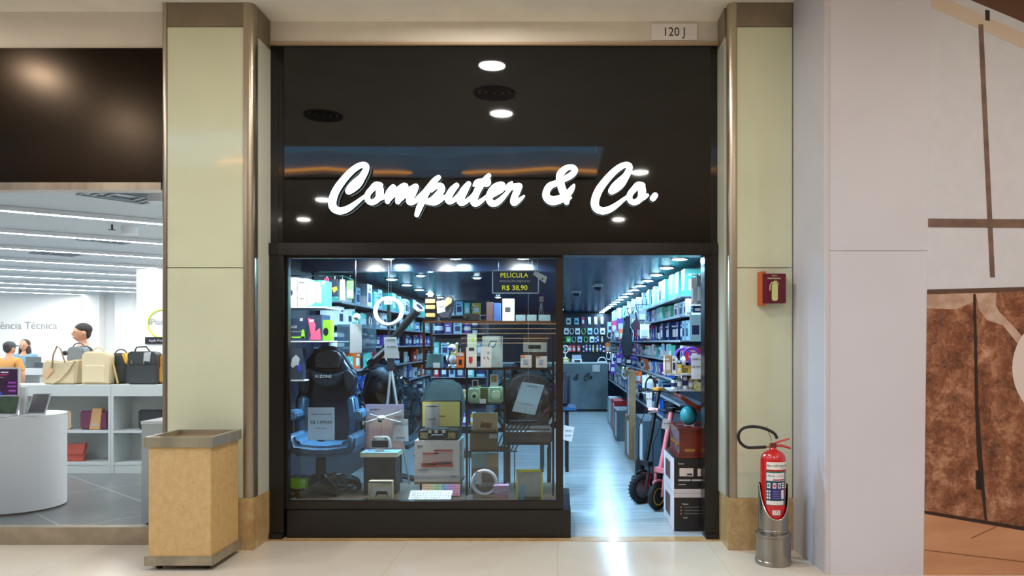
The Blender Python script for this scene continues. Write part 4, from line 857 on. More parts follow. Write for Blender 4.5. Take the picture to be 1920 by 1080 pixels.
def bay_run(side, y0, y1, levs, step, xin, xwall, skip=lambda y, k: False, depth=.24):
    s = 1 if side == 'right' else -1
    nb = max(1, round((y1-y0)/1.6)); bl = (y1-y0)/nb
    for b in range(nb):
        ya, yb = y0+b*bl+.01, y0+(b+1)*bl-.01
        t = thing('shelf_bay', (xwall, (ya+yb)/2, levs[-1]), 'metal wall shelf bay on the %s wall, %s of the row counted from the doorway' % (side, 'first second third fourth fifth sixth seventh eighth'.split()[b]), 'shelf', '%s wall shelf bays' % side)
        for z in levs:
            x_, xx = sorted((xin, xwall)); MB().box(x_, xx, ya, yb, z-.012, z).build('shelf_board', mat((110,126,142), .35), t)
            MB().box(xin-.004, xin+.004, ya, yb, z-.018, z+.004).build('price_rail', mat((150,164,178), .4), t)
        bx('back_panel', mat((16,30,52), .5), *(sorted((xwall, xwall-s*.01))), ya, yb, levs[-1]-.05, SC-.05, t)
    for k, z in enumerate(levs):
        y = y0+.05; gap = (levs[k-1]-z-.035) if k else min(.28, SC-z-.05)
        while y < y1-.12:
            st = step*(1+.35*(y-y0)/(y1-y0))
            if skip(y, k) or rr.random() < .1: y += st; continue
            cn = rr.choice(mixes[k % len(mixes)]); wy = st*rr.uniform(.7, .92); hz = gap*rr.uniform(.68, .96)
            kind = rr.choice(['product_box']*4+['blister_pack']*2+['pouch']*2+['canister', 'cable_coil'])
            if k == 0: kind = 'product_box'
            if side == 'right' and y < 2.9 and k < 2: kind = 'product_box'; cn = rr.choice(['teal', 'teal', 'white', 'pale blue']); st = .3; wy = rr.uniform(.2, .28); hz = gap*.97
            if side == 'right' and y < 2.4 and k == 2: kind = 'product_box'; cn = rr.choice(['navy', 'pale blue', 'navy']); hz = gap*.95
            lab = '%s %s on the %s shelf of the %s wall, %s' % (cn, kind.replace('_', ' '), ORD[k], side, region(y))
            if kind == 'product_box':
                jx = rr.uniform(0, .06); o = put(kind, cn, xin+s*(depth*.45+.006+jx), y+wy/2, z+.001, depth*.9-jx, wy, hz, lab, lab+' (several)')
            elif kind == 'cable_coil' or kind == 'canister':
                q = min(wy, hz)*.9; o = put(kind, cn, xin+s*(q*.5+.02), y+wy/2, z+.001, q, q, hz, lab, lab+' (several)', rz=-s*math.pi/2)
            else:
                n_ = 3
                o = put(kind, cn, xin+s*.05, y+wy/2, z+.001, wy*.95, .12, hz, lab, lab+' (several)', rz=-s*math.pi/2)
            if s < 0 and kind == 'product_box': o.rotation_euler = (0, 0, math.pi)
            y += st
bay_run('right', 1.05, 11.0, LEV, .17, 1.18, 1.449, skip=lambda y, k: (k > 4 and y < 2.6))
bay_run('left', 1.5, 11.0, [2.02, 1.78, 1.55, 1.3, 1.05, .8], .26, -2.2, -2.499)
pr_ = random.Random(5)
for i in range(26):
    y = 2.7+i*.3; zt_ = pr_.choice([2.02, 1.83, 1.59, 1.39, 1.2]); cn = pr_.choice(['white','white','pale blue','grey','black','purple','magenta','orange','teal']); hh = pr_.uniform(.14, .24)
    kind = pr_.choice(['blister_pack', 'pouch', 'cable_coil']); lab = '%s %s hanging from a right wall peg, %s' % (cn, kind.replace('_', ' '), region(y))
    o = put(kind, cn, 1.1, y, zt_-hh, .1+.04*pr_.random(), .1, hh, lab, lab+' (several)'); 
    pg = tag(MB().tube([(1.06, y, zt_-hh*.03), (1.18, y, zt_-hh*.03)], .004, 5).tube([(1.06, y, zt_-hh*.03), (1.055, y, zt_+.012)], .004, 5).build('display_peg', CHROME, None, (1.1, y, zt_-hh*.03)), 'chrome display peg projecting from the right wall shelves, '+region(y), 'hook', 'display pegs '+region(y))
# hanging goods at the doorway edge of the right wall: pegs with packs facing the door
def hang(px, Y, cn, kind, label, thick=.05):
    x0, x1, z0, z1_ = rectp(*px, Y); o = put(kind, cn, (x0+x1)/2, Y, z0, x1-x0, thick if kind != 'blister_pack' else .12, z1_-z0, label, label)
    MB().tube([Vector((0, .5, .98)), Vector((0, .5+.12/max(thick, .05), .98))], .01, 5)
    return o
hang((1296,520,1306,571), .5, 'white', 'blister_pack', 'white hanging pack highest at the doorway end of the right wall')
hang((1306,516,1317,571), .45, 'grey', 'blister_pack', 'grey patterned hanging pack highest at the right door post')
hang((1299,573,1316,586), .5, 'navy', 'pouch', 'navy hanging pouch between the packs at the right door post')
hang((1293,590,1315,640), .48, 'pale blue', 'pouch', 'pale blue hanging pouch at the right door post')
hang((1285,560,1296,590), .9, 'white', 'blister_pack', 'narrow white pack beside the lower teal boxes')
rail = thing('hanging_rail', P(1306, 515, .56), 'chrome peg rail behind the hanging packs at the right door post', 'rail')
for z in (2.2, 1.9, 1.87, 1.66): MB().tube([(1.20, .55, z), (1.449, .55, z)], .006, 6).build('bar', CHROME, rail)
MB().box(1.44, 1.449, .3, 1.0, 1.5, 2.3).build('back_plate', mat((60,80,100), .4), rail)
# dark jackets / bags hanging midway on the right wall
for px, Y, c, lb in (((1164,590,1186,672), 4.6, (22,40,56), 'dark teal shoulder bag hanging from the right wall midway down the aisle'), ((1183,585,1200,622), 3.6, (64,34,56), 'dark plum bag hanging from the right wall in front of the teal one')):
    x0, x1, z0, z1_ = rectp(*px, Y); m_ = (x0+x1)/2
    t = thing('hanging_bag', (m_, Y, z0), lb, 'bag')
    MB().prism([(x0+.02, z0+.04), (m_, z0), (x1-.02, z0+.04), (x1, z0+.3*(z1_-z0)), (x1-.05, z1_-.05), (m_, z1_), (x0+.07, z1_-.08), (x0, z0+.35*(z1_-z0))], Y-.06, Y+.06).build('body', mat(c, .7, var=.3, scale=14), t, bevel=.02)
    MB().tube([(m_-.04, Y, z1_-.02), (m_, Y, z1_+.1), (m_+.04, Y, z1_-.02)], .008, 6).build('strap', BLACK, t)
    MB().tube([(m_, Y, z1_+.09), (1.2, Y, z1_+.1)], .006, 6).build('hook', CHROME, t)
# helmets, purple headphones, lidded record player etc. at the doorway
def helmet(px, py, r, Y, c, label):
    p = P(px, py, Y); t = thing('bike_helmet', (p.x, p.y, p.z-r*.7), label, 'helmet')
    MB().ball((p.x, p.y, p.z), (r, r*1.15, r*.8), 18, 10).build('shell', mat(c, .3), t, smooth=True); MB().tube([(p.x-r*.8, p.y, p.z-r*.3), (p.x, p.y-.02, p.z-r*.95), (p.x+r*.8, p.y, p.z-r*.3)], .008, 6).build('chin_strap', BLACK, t); return t
for i, (px, py) in enumerate(((1281, 668), (1296, 667))):
    yh = (.8, .68)[i]; p = P(px, py, yh); r = .07
    zr_ = ZZ(700,.7); t = thing('headphones', (p.x, yh, zr_), 'purple and white headphones, %s of the pair by the right door post' % ('left', 'right')[i], 'headphones')
    MB().tube([(p.x+r*math.cos(a), yh, p.z+r*math.sin(a)) for a in [math.pi*k/12 for k in range(13)]], .014, 8).build('headband', mat((110,60,180), .3), t, smooth=True)
    for s in (-1, 1): MB().tube([(p.x+s*r-.012, yh, p.z-.05), (p.x+s*r+.012, yh, p.z-.05)], .04, 16).build('ear_cup', mat((220,214,240) if s < 0 else (90,50,160), .3), t, smooth=True)
    MB().box(p.x-.03, p.x+.03, yh-.03, yh+.03, zr_, p.z-.11).box(p.x-r, p.x+r, yh-.02, yh+.02, p.z-.11, p.z-.09).build('stand', mat((180,140,50), .5), t)
# two shelves at the doorway end with the headphone stands, hanging price paper
zr = ZZ(700, .7)
o = bx('wall_shelf', mat((190,200,210), .3), 1.0, 1.449, .6, 1.02, zr-.015, zr); tag(o, 'short shelf under the purple headphones by the door post', 'shelf')
for n_, (px, cn, lb) in enumerate((((1247,666,1259,699),'tan','tan narrow box left of the purple headphones'),((1260,668,1268,699),'white','white narrow box left of the purple headphones'),((1269,683,1278,699),'yellow','yellow small box under the purple headphones'))):
    x0, x1, z0, z1_ = rectp(*px, .66); put('product_box', cn, (x0+x1)/2, .72, zr, x1-x0, .12, z1_-zr, lb, lb)
for i, o in enumerate([x for x in bpy.data.objects if x.name.startswith('headphones')]): o.location.z += 0
pcard = card(R4(1296,665,1314,711), .42, 'white price paper hanging at the right door post', [('OFERTA',1305,674,3),('R$ 349',1305,688,4)])
pcard2 = card([(1300,717),(1314,717),(1314,734),(1302,734)], .42, 'small coloured leaflet below the hanging price paper', [], 'leaflet', 'leaflet', mat((226,190,150), .5, c2=(90,150,90), scale=40))
# small shelves with bars at the doorway end
zq = ZZ(730, .7)
o = bx('wall_shelf', mat((190,200,210), .3), 1.02, 1.449, .6, 1.0, zq-.012, zq); tag(o, 'lower short shelf with small bottles by the door post', 'shelf')
for i in range(7):
    cn = ['white','grey','white','tan','yellow','pale blue','white'][i]; lb = '%s small bottle, %s from the left on the lower short shelf' % (cn, 'first second third fourth fifth sixth seventh'.split()[i])
    put('canister', cn, 1.06+i*.052, .68, zq+.001, .045, .045, .1+.02*(i % 3), lb, lb, 'bottle')
# cartons on the floor by the door post
def big_carton(px, Y, dep, label, front, side, z0, xr=None):
    x0, x1, _, z1_ = rectp(*px, Y)
    if xr: x1 = xr
    o = bx('appliance_carton', mat((28,26,28), .4), x0, x1, Y, Y+dep, z0, z1_, bevel=.002); tag(o, label, 'box')
    MB().box(x0-.002, x0, Y+.002, Y+dep-.002, z0+.002, z1_-.002).build('white_side', mat((206,206,214), .5), o)
    MB().box(x0-.004, x0-.002, Y+dep*.35, Y+dep*.8, z0+.08, z1_-.06).build('side_picture', mat((90,60,56), .5), o)
    MB().box(x0, x1, Y-.002, Y, z1_-.0 - .035, z1_-.001).build('pale_edge', mat((206,200,204), .5), o) if front == 0 else MB().box(x0, x1, Y-.002, Y, z0, z0+.035).build('pale_edge', mat((206,200,204), .5), o)
    return o
zmid = ZZ(925, .19)
c1 = big_carton((1264,925,1345,997), .19, .6, 'black and white appliance carton standing on the floor by the right door post', 0, 1, .003, 1.42)
c2_ = big_carton((1264,860,1345,925), .19, .6, 'black and white appliance carton stacked on another by the right door post', 1, 1, zmid+.001, 1.42)
for i, y in enumerate((951, 957, 963)): prp(c1, 'orange_dot', [(1277+1.4*math.cos(a), y+1.4*math.sin(a)) for a in [k*math.pi/4 for k in range(8)]], .19, mat((220,120,80), .5)); pr(c1, 'text_line', (1283, y-.6, 1312, y+.6), .19, mat((120,120,120), .5))
ptx(c1, 'Raveo', 1285, 945, 3.4, .19, PAPER); ptx(c1, 'Vinyl', 1285, 971, 3, .19, PAPER); ptx(c2_, 'Raveo', 1277, 869.5, 3.2, .19, PAPER)
pr(c2_, 'shipping_label', (1274,878,1300,893), .19, mat((220,206,200), .6)); pr(c2_, 'barcode', (1288,888,1298,891), .19, INK, 2); pr(c2_, 'shipping_label', (1308,879,1318,893), .19, mat((220,206,200), .6)); pr(c2_, 'text_line', (1272,899,1295,902), .19, mat((190,190,190), .5)); pr(c2_, 'text_line', (1297,899,1316,902), .19, mat((190,190,190), .5)); pr(c2_, 'text_line', (1272,908,1286,909.5), .19, mat((190,190,190), .5))
# wooden retro turntable on top
zt2 = ZZ(860, .19)+.001; WD = mat((120,38,24), .22, coat=.5, c2=(84,24,16), scale=5, kind='streak')
rt = thing('retro_record_player', (1.2, .4, zt2), 'reddish wooden retro record player with raised lid on the stacked cartons', 'record player')
x0 = XX(1273, .24)
MB().box(x0, 1.4, .22, .74, zt2, ZZ(803,.24)).build('cabinet', WD, rt, bevel=.008); MB().box(x0-.02, 1.405, .2, .76, zt2, zt2+.02).build('foot_moulding', WD, rt, bevel=.005)
MB().box(x0-.015, 1.402, .21, .75, ZZ(803,.24)-.018, ZZ(803,.24)+.004).build('top_moulding', WD, rt, bevel=.004)
lidm = MB(); lidm.T = Matrix.Translation((1.4, .48, ZZ(803,.24)+.02)) @ Matrix.Rotation(math.radians(33), 4, 'Y'); lidm.box(-.42, 0, -.26, .26, 0, .035).build('lid', WD, rt, bevel=.005)
pr(rt, 'brass_plate', (1284,842,1303,847), .218, mat((180,140,70), .3, .8))
for y in (.35, .5, .62): MB().tube([(x0-.012, y, zt2+.1), (x0, y, zt2+.1)], .02, 12).build('knob', mat((190,160,90), .3, .8), rt)
hz_ = ZZ(803,.24)+.004
MB().ball((XX(1291,.42), .42, hz_+.088), (.075,.075,.085), 18, 12).build('x', mat((40,150,170), .4), smooth=True)
ob = bpy.data.objects['x']; ob.name = 'teal_speaker'; ob.location = (0,0,0); tag(ob, 'teal rounded speaker standing inside the open retro record player', 'speaker')
# scooters ---------------------------------------------------------
def scooter(x, y, ang, deck_ang, wr, pink, label, tyre_w, height):
    t = thing('kick_scooter', (x, y, 0), label, 'scooter'); T = Matrix.Translation((x, y, 0)) @ Matrix.Rotation(ang, 4, 'Z')
    # local: front wheel at origin, heading -X ; deck goes +X
    T2 = Matrix.Translation((x, y, 0)) @ Matrix.Rotation(deck_ang, 4, 'Z'); cur = [T]
    def m_(): q = MB(); q.T = cur[0]; return q
    PK_ = mat((214,120,130), .35) if pink else BLACK; TY = mat((18,18,20), .8)
    def wheel(cx_, nm='wheel'):
        q = m_(); pts = [(cx_+(wr-tyre_w)*math.cos(a), 0, wr+(wr-tyre_w)*math.sin(a)) for a in [k*math.pi/16 for k in range(32)]]
        q.tube(pts, tyre_w, 10, True)
        if not pink:
            for k in range(26):
                a = 2*math.pi*k/26; c = Vector((cx_+wr*math.cos(a), 0, wr+wr*math.sin(a)))
                for s in (-1, 1): q.ball((c.x*.985, s*tyre_w*.6, wr+(c.z-wr)*.985), .007, 6, 4)
        o = q.build(nm, TY, t, smooth=True)
        q = m_(); q.tube([(cx_, -tyre_w*.6, wr), (cx_, tyre_w*.6, wr)], (wr-tyre_w*2)*.95, 20).build('hub', mat((130,132,138), .3, .8) if not pink else DARK, o)
        q = m_(); q.tube([(cx_+(wr-tyre_w*1.9)*math.cos(a), tyre_w*.62, wr+(wr-tyre_w*1.9)*math.sin(a)) for a in [k*math.pi/16 for k in range(32)]], .005, 6, True)
        q.tube([(cx_+(wr-tyre_w*1.9)*math.cos(a), -tyre_w*.62, wr+(wr-tyre_w*1.9)*math.sin(a)) for a in [k*math.pi/16 for k in range(32)]], .005, 6, True).build('rim', mat((226,180,50), .4) if pink else mat((150,150,156), .3, .8), o)
    wheel(0); cur[0] = T2; wheel(.82); cur[0] = T
    fw = tyre_w+.025; top = Vector((.22, 0, height))
    q = m_()
    for s in (-1, 1): q.tube([(0, s*fw, wr), (.05, s*fw, wr+.24)], .014, 8)
    q.box(.02, .08, -fw-.01, fw+.01, wr+.22, wr+.27).build('fork', PK_ if pink else DARK, t, bevel=.004)
    q = m_(); q.tube([(.05, 0, wr+.25), top], .022 if not pink else .026, 12).build('stem', PK_, t, smooth=True)
    q = m_(); q.tube([top+Vector((0,-.26,0)), top+Vector((0,.26,0))], .013, 10).build('handlebar', BLACK, t)
    for s in (-1, 1):
        q = m_(); q.tube([top+Vector((0, s*.16, 0)), top+Vector((0, s*.28, 0))], .02, 10).build('grip', mat((224,176,182), .6) if pink else BLACK, t)
        q = m_(); q.tube([top+Vector((-.01, s*.14, -.01)), top+Vector((-.07, s*.24, -.03))], .006, 6).build('brake_lever', CHROME, t)
    q = m_(); q.box(top.x-.05, top.x+.04, -.045, .045, top.z+.005, top.z+.035).build('display', mat((200,140,50), .4) if not pink else BLACK, t, bevel=.006)
    q = m_(); q.tube([top+Vector((-.03, .04, 0)), (.02, .07, (top.z+wr)*.6), (-.01, .05, wr+.1)], .005, 6).build('brake_cable', BLACK, t)
    cur[0] = T2
    q = m_(); q.box(.1, .72, -.08, .08, wr*.75, wr*.75+.045).build('deck', PK_ if pink else DARK, t, bevel=.01)
    q = m_(); q.tube([(.06, 0, wr+.24), (.14, 0, wr*.95)], .03, 10).build('neck', BLACK, t)
    cur[0] = T
    q = m_(); q.tube([((wr+.02)*math.cos(a), 0, wr+(wr+.02)*math.sin(a)) for a in [math.pi*(.05+.6*k/8) for k in range(9)]], .012, 8, flat=1).build('front_fender', PK_, t)
    cur[0] = T2
    q = m_(); q.tube([(.82+(wr+.02)*math.cos(a), 0, wr+(wr+.02)*math.sin(a)) for a in [math.pi*(.1+.6*k/8) for k in range(9)]], .012, 8).build('rear_fender', PK_, t)
    cur[0] = T
    if not pink:
        q = m_()
        for s in (-1, 1):
            q.tube([(.02, s*.045, wr+.02), (.06, s*.045, wr+.16)], .02, 10)
            for k in range(6): q.tube([(.02+.006*k-.002, s*.045, wr+.03+.02*k), (.023+.006*k, s*.045, wr+.036+.02*k)], .027, 10)
        q.build('spring_shock', mat((170,30,30), .3), t)
    return t
scooter(.84, 1.30, math.radians(33), math.radians(86), .152, False, 'black electric scooter with a knobbly front tyre leaning beside the cartons', .036, 1.11)
scooter(.955, 1.0, math.radians(44), math.radians(70), .132, True, 'pink scooter with a yellow rimmed wheel between the black scooter and the cartons', .028, .93)
card([(1211,736),(1223,736),(1222,764),(1213,764)], 1.25, 'white price tag hanging from the black scooter handlebar', [('R$ 2.999',1217,748,2)], wire=1.125)
card([(1243,785),(1258,787),(1254,806),(1240,803)], .72, 'white price tag hanging from the pink scooter handlebar', [('R$ 1.899',1249,794,2)], wire=.95)
# floor cartons along the right wall
def fcart(px, Y, dep, c, lb, xr=1.44, z0=.003, st=True):
    x0, x1, _, z1_ = rectp(*px, Y); o = bx('floor_carton', mat(c, .5, var=.1), x0, min(x1, xr), Y, Y+dep, z0, z1_, bevel=.002); tag(o, lb, 'box')
    if st: MB().box(x0-.002, x0, Y+dep*.15, Y+dep*.45, z0+.04, z1_-.05).build('white_label', mat((205,212,220), .5), o)
    return o
fcart((1207,790,1240,870), 2.45, .9, (58,80,96), 'large dark grey carton on the floor behind the scooters')
fcart((1196,802,1230,845), 3.45, .5, (150,128,96), 'light brown carton on the floor in front of the taller brown stack')
a_ = fcart((1180,785,1215,850), 4.05, .7, (140,112,80), 'brown carton with white labels on the floor along the right wall')
fcart((1180,766-70,1192,784), 4.1, .35, (150,124,94), 'tall brown carton standing on the carton along the right wall', z0=ZZ(785, 4.05)+.001, xr=1.2)
fcart((1157,770,1185,822), 6.0, .8, (96,110,120), 'grey printer carton on the floor midway along the right wall')
fcart((1152,752,1176,800), 7.2, .7, (180,40,50), 'red and white carton on the floor beyond the grey carton')
fcart((1145,748,1170,788), 8.3, .8, (170,182,190), 'pale grey carton on the floor near the counter')
fcart((1142,750,1165,778), 9.4, .5, (120,140,156), 'blue grey carton on the floor nearest the counter')
# counter ----------------------------------------------------------
YC = 11.1; d_ = D+YC
cn_ = thing('service_counter', (-.2, YC+.3, 0), 'grey concrete faced service counter with black script lettering at the back of the shop', 'counter')
CG = mat((104,122,130), .55, var=.2, scale=3)
MB().box(-1.5, XX(1140, YC), YC, YC+.6, .06, ZZ(682, YC)).build('front', CG, cn_); MB().box(-1.5, XX(1140, YC)+.01, YC-.01, YC+.62, ZZ(682, YC), ZZ(680, YC)).build('top', mat((190,200,206), .3), cn_)
MB().box(-1.48, XX(1140, YC)-.02, YC+.02, YC+.6, .003, .06).build('kick_plate', BLACK, cn_)
text('Computer', .30, XX(1066, YC), YC-.004, ZZ(706, YC), BLACK, cn_, 'script_lettering', 'RIGHT', shear=.35)
def script(letters, ox, oy, k):
    for st in letters:
        f, s = stroke_mesh([[((p[0]-ox)*k, (p[1]-oy)*k, p[2]*k) for p in q] for q in st], .35, YC-.01, YC, lambda x, y: (XX(1075+x, YC), ZZ(713+y, YC)))
        f.build('script_letter', BLACK, cn_)
script([LET[8]], 1017, 385, .155); script([LET[9], LET[10]], 1107-90, 402, .155) if False else script([LET[9], LET[10]], 1107-122, 396, .155)
bx('blank_card', PAPER, XX(1111,YC), XX(1125,YC), YC-.004, YC-.001, ZZ(697,YC), ZZ(684,YC), cn_)
zc2 = ZZ(680, YC)+.001
f_ = thing('desk_fan', (XX(1061,YC+.2), YC+.2, zc2), 'white desk fan standing on a yellow box on the counter', 'fan')
Yf = YC+.2
fb = put('product_box', 'yellow', XX(1061,Yf), Yf, zc2, .16, .14, ZZ(672,Yf)-zc2, 'yellow box under the white desk fan on the counter', 'yellow box under the desk fan')
f_.location.z = ZZ(672,Yf)+.001
MB().lathe([(.06,0),(.05,.02),(.015,.03),(.012,.12)], 16, (XX(1060,Yf), Yf, ZZ(672,Yf)+.001)).build('base', WHITE, f_, smooth=True)
MB().tube([P(1060+5.5*math.cos(a), 655+7*math.sin(a), Yf) for a in [k*math.pi/10 for k in range(20)]], .014, 8, True).build('guard', WHITE, f_, smooth=True)
for k in range(3): a = k*2.1; MB().tube([P(1060,655,Yf+.01), P(1060+3.5*math.cos(a), 655+4.5*math.sin(a), Yf+.01)], [.012,.03], 8, flat=.3).build('blade', mat((190,200,205), .3), f_)
pt_ = thing('label_printer', (XX(1082,Yf), Yf, zc2), 'white boxy printer with a dark slot on the counter', 'printer')
MB().box(XX(1072,Yf), XX(1091,Yf), Yf, Yf+.2, zc2, ZZ(673,Yf)).build('body', WHITE, pt_, bevel=.008); MB().box(XX(1073,Yf), XX(1090,Yf), Yf+.03, Yf+.2, ZZ(673,Yf), ZZ(665.5,Yf)).build('paper_tray', mat((170,180,200), .4), pt_); bx('slot', BLACK, XX(1077,Yf), XX(1088,Yf), Yf-.002, Yf, ZZ(679,Yf), ZZ(675,Yf), pt_)
ar = thing('arch_lamp', (XX(1129,Yf), Yf, zc2), 'white half ring shaped lamp at the right end of the counter', 'lamp')
MB().tube([(XX(1129,Yf)+.1*math.cos(a), Yf, zc2+.012+.11*math.sin(a)) for a in [math.pi*k/12 for k in range(13)]], .011, 8).tube([(XX(1129,Yf)-.1, Yf, zc2+.012), (XX(1129,Yf)+.1, Yf, zc2+.012)], .011, 8).build('arch', WHITE, ar, smooth=True)
# goods on the pegboard behind the counter
YB2 = 12.85
peg = thing('pegboard', (0, 12.99, 1.2), 'dark navy pegboard behind the counter', 'pegboard'); MB().box(-1.2, 1.4, 12.97, 12.999, 1.0, 2.1).build('board', mat((12,24,44), .4), peg)
rows_ = [(596,608,[(1066,'pouch','white'),(1081,'pouch','pale blue'),(1093,'blister_pack','magenta'),(1105,'blister_pack','white'),(1117,'blister_pack','white'),(1129,'blister_pack','grey')]),
 (615,627,[(x,'cable_coil' if i%2 else 'pouch',c) for i,(x,c) in enumerate(((1062,'white'),(1072,'white'),(1083,'white'),(1094,'green'),(1106,'pale blue'),(1118,'pale blue'),(1130,'white')))]),
 (631,642,[(x,'pouch' if i%2 else 'cable_coil',c) for i,(x,c) in enumerate(((1058,'green'),(1066,'green'),(1076,'pale blue'),(1087,'pale blue'),(1099,'green'),(1110,'white')))]+[(1117,'canister','pale blue'),(1121,'canister','purple'),(1129,'canister','yellow')]),
 (647,660,[(1069,'product_box','red'),(1076,'product_box','red'),(1085,'product_box','red')]+[(x,'canister',c) for x,c in ((1094,'pale blue'),(1099.5,'magenta'),(1106,'blue'),(1112,'yellow'),(1120,'tan'),(1126,'purple'),(1132,'white'))])]
for r_, (ya, yb, its) in enumerate(rows_):
    for i, (x, kind, cn) in enumerate(its):
        lb = '%s %s, %s from the left in the %s row of the pegboard' % (cn, kind.replace('_', ' '), 'first second third fourth fifth sixth seventh eighth ninth tenth'.split()[i], ('top','second','third','bottom')[r_])
        h_ = (yb-ya)*(D+YB2)/F; w_ = {'canister': .05, 'blister_pack': .075, 'product_box': .09}.get(kind, .12); hh = h_*(1.15 if r_ == 0 and kind == 'blister_pack' else 1)
        o = put(kind, cn, XX(x,YB2), YB2+.02, ZZ(yb,YB2), w_, w_ if kind == 'canister' else (.12 if kind != 'product_box' else .1), hh, lb, lb)
        MB().tube([(XX(x,YB2), YB2+.02, ZZ(yb,YB2)+hh*.98), (XX(x,YB2), 12.97, ZZ(yb,YB2)+hh*.98)], .004, 5).build('peg_hook', CHROME, peg)
# free standing gondola and spare chairs behind the window
gx0, gx1, gy = -1.75, -1.0, 4.2
gn = thing('gondola_shelf', ((gx0+gx1)/2, gy+.2, 0), 'free standing metal gondola shelf in the middle of the shop behind the window display', 'shelf')
for z in (.45, .8, 1.12, 1.42, 1.72, 1.98): MB().box(gx0, gx1, gy, gy+.35, z-.012, z).build('shelf_board', mat((120,136,150), .35), gn)
for x in (gx0-.015, gx1+.015): MB().box(x-.015, x+.015, gy+.16, gy+.19, .003, 2.2).build('upright', mat((60,72,86), .4), gn)
MB().box(gx0, gx1, gy+.34, gy+.36, .3, 2.2).build('back_panel', mat((30,60,84), .4), gn); MB().box(gx0, gx1, gy+.02, gy+.34, .003, .1).build('base', DARK, gn)
gr_ = random.Random(21)
for k, z in enumerate((1.98, 1.72, 1.42, 1.12, .8, .45)):
    x = gx0+.03
    while x < gx1-.1:
        wx_ = gr_.uniform(.07, .14); cn = gr_.choice(['white','pale blue','pale blue','teal','grey','purple','yellow','red','navy']); kind = gr_.choice(['product_box','product_box','blister_pack','canister','pouch'])
        hz2 = gr_.uniform(.14, .2); lab = '%s %s on the %s shelf of the gondola behind the window' % (cn, kind.replace('_', ' '), ORD[k])
        put(kind, cn, x+wx_/2, gy+.1, z+.001, wx_*.9, wx_*.9 if kind == 'canister' else .12, hz2, lab, lab+' (several)', rz=math.pi/2*0); x += wx_+.01
def office_chair(px, top, Y, wpx, c, label, wrapped=False):
    x = XX(px, Y); zt = ZZ(top, Y); hw = wpx*(D+Y)/F/2; t = thing('office_chair', (x, Y, 0), label, 'chair'); m = mat(c, .5, var=.15, scale=10)
    MB().prism([(x-hw*.8, zt-.55), (x+hw*.8, zt-.55), (x+hw, zt-.3), (x+hw*.95, zt-.12), (x+hw*.6, zt-.01), (x, zt), (x-hw*.6, zt-.01), (x-hw*.95, zt-.12), (x-hw, zt-.3)], Y+.1, Y+.18).build('backrest', m, t, bevel=.03, seg=3)
    MB().box(x-hw, x+hw, Y-.35, Y+.15, .44, .54).build('seat', m, t, bevel=.04, seg=3); MB().tube([(x, Y+.2, .5), (x, Y+.2, zt-.3)], .025, 8).build('back_bracket', BLACK, t)
    MB().lathe([(.03,.1),(.03,.44)], 14, (x, Y-.1, 0)).build('gas_column', BLACK, t, smooth=True)
    b = MB()
    for k in range(5): b.tube([(x, Y-.1, .12), (x+.3*math.cos(k*1.2566), Y-.1+.3*math.sin(k*1.2566), .05)], [.03,.018], 8)
    b.build('star_base', BLACK, t)
    for k in range(5): c_ = (x+.3*math.cos(k*1.2566), Y-.1+.3*math.sin(k*1.2566), .028); MB().tube([(c_[0]-.02, c_[1], c_[2]), (c_[0]+.02, c_[1], c_[2])], .026, 12).build('caster', BLACK, t)
    if wrapped:
        f = MB().ball((x, Y+.12, zt-.28), (hw*1.15, .13, .34), 20, 14).build('plastic_wrap', FILM, t)
        for v in f.data.vertices: v.co += noise.noise_vector(v.co*11)*.06
office_chair(828, 712, 1.5, 82, (34,52,54), 'dark green grey office chair behind the open suitcase turntable')
office_chair(752, 720, 2.3, 64, (40,74,90), 'film wrapped blue grey office chair right of the telescope tripod', True)
# table with laptop bag at the left of the aisle
Yt2 = 3.1
tb = thing('side_table', (XX(1052,Yt2), Yt2, 0), 'dark side table just inside the doorway left of the aisle', 'table')
MB().box(XX(1010,Yt2), XX(1068,Yt2)+.08, Yt2-.1, Yt2+.45, ZZ(768,Yt2)-.0, ZZ(764,Yt2)).build('top', mat((30,80,130), .3), tb)
for x in (1016, 1063):
    for y in (Yt2, Yt2+.4): MB().box(XX(x,Yt2)-.022, XX(x,Yt2)+.022, y-.02, y+.02, .003, ZZ(768,Yt2)).build('leg', BLACK, tb)
bgk = thing('backpack', (XX(1058,Yt2), Yt2+.15, ZZ(764,Yt2)), 'dark backpack with a purple edge standing on the side table', 'bag')
MB().box(XX(1035,Yt2), XX(1070,Yt2), Yt2+.05, Yt2+.25, ZZ(764,Yt2)+.001, ZZ(698,Yt2)).build('body', mat((16,28,48), .6), bgk, bevel=.04, seg=3); MB().box(XX(1040,Yt2), XX(1057,Yt2), Yt2+.03, Yt2+.06, ZZ(758,Yt2), ZZ(712,Yt2)).build('front_pocket', mat((90,70,150), .6), bgk, bevel=.01)
card([(1057,797),(1077,801),(1072,829),(1055,824)], Yt2-.1035, 'white price tag hanging from the dark side table', [('PREÇO',1066,808,3),('R$ 499',1065,817,3)])
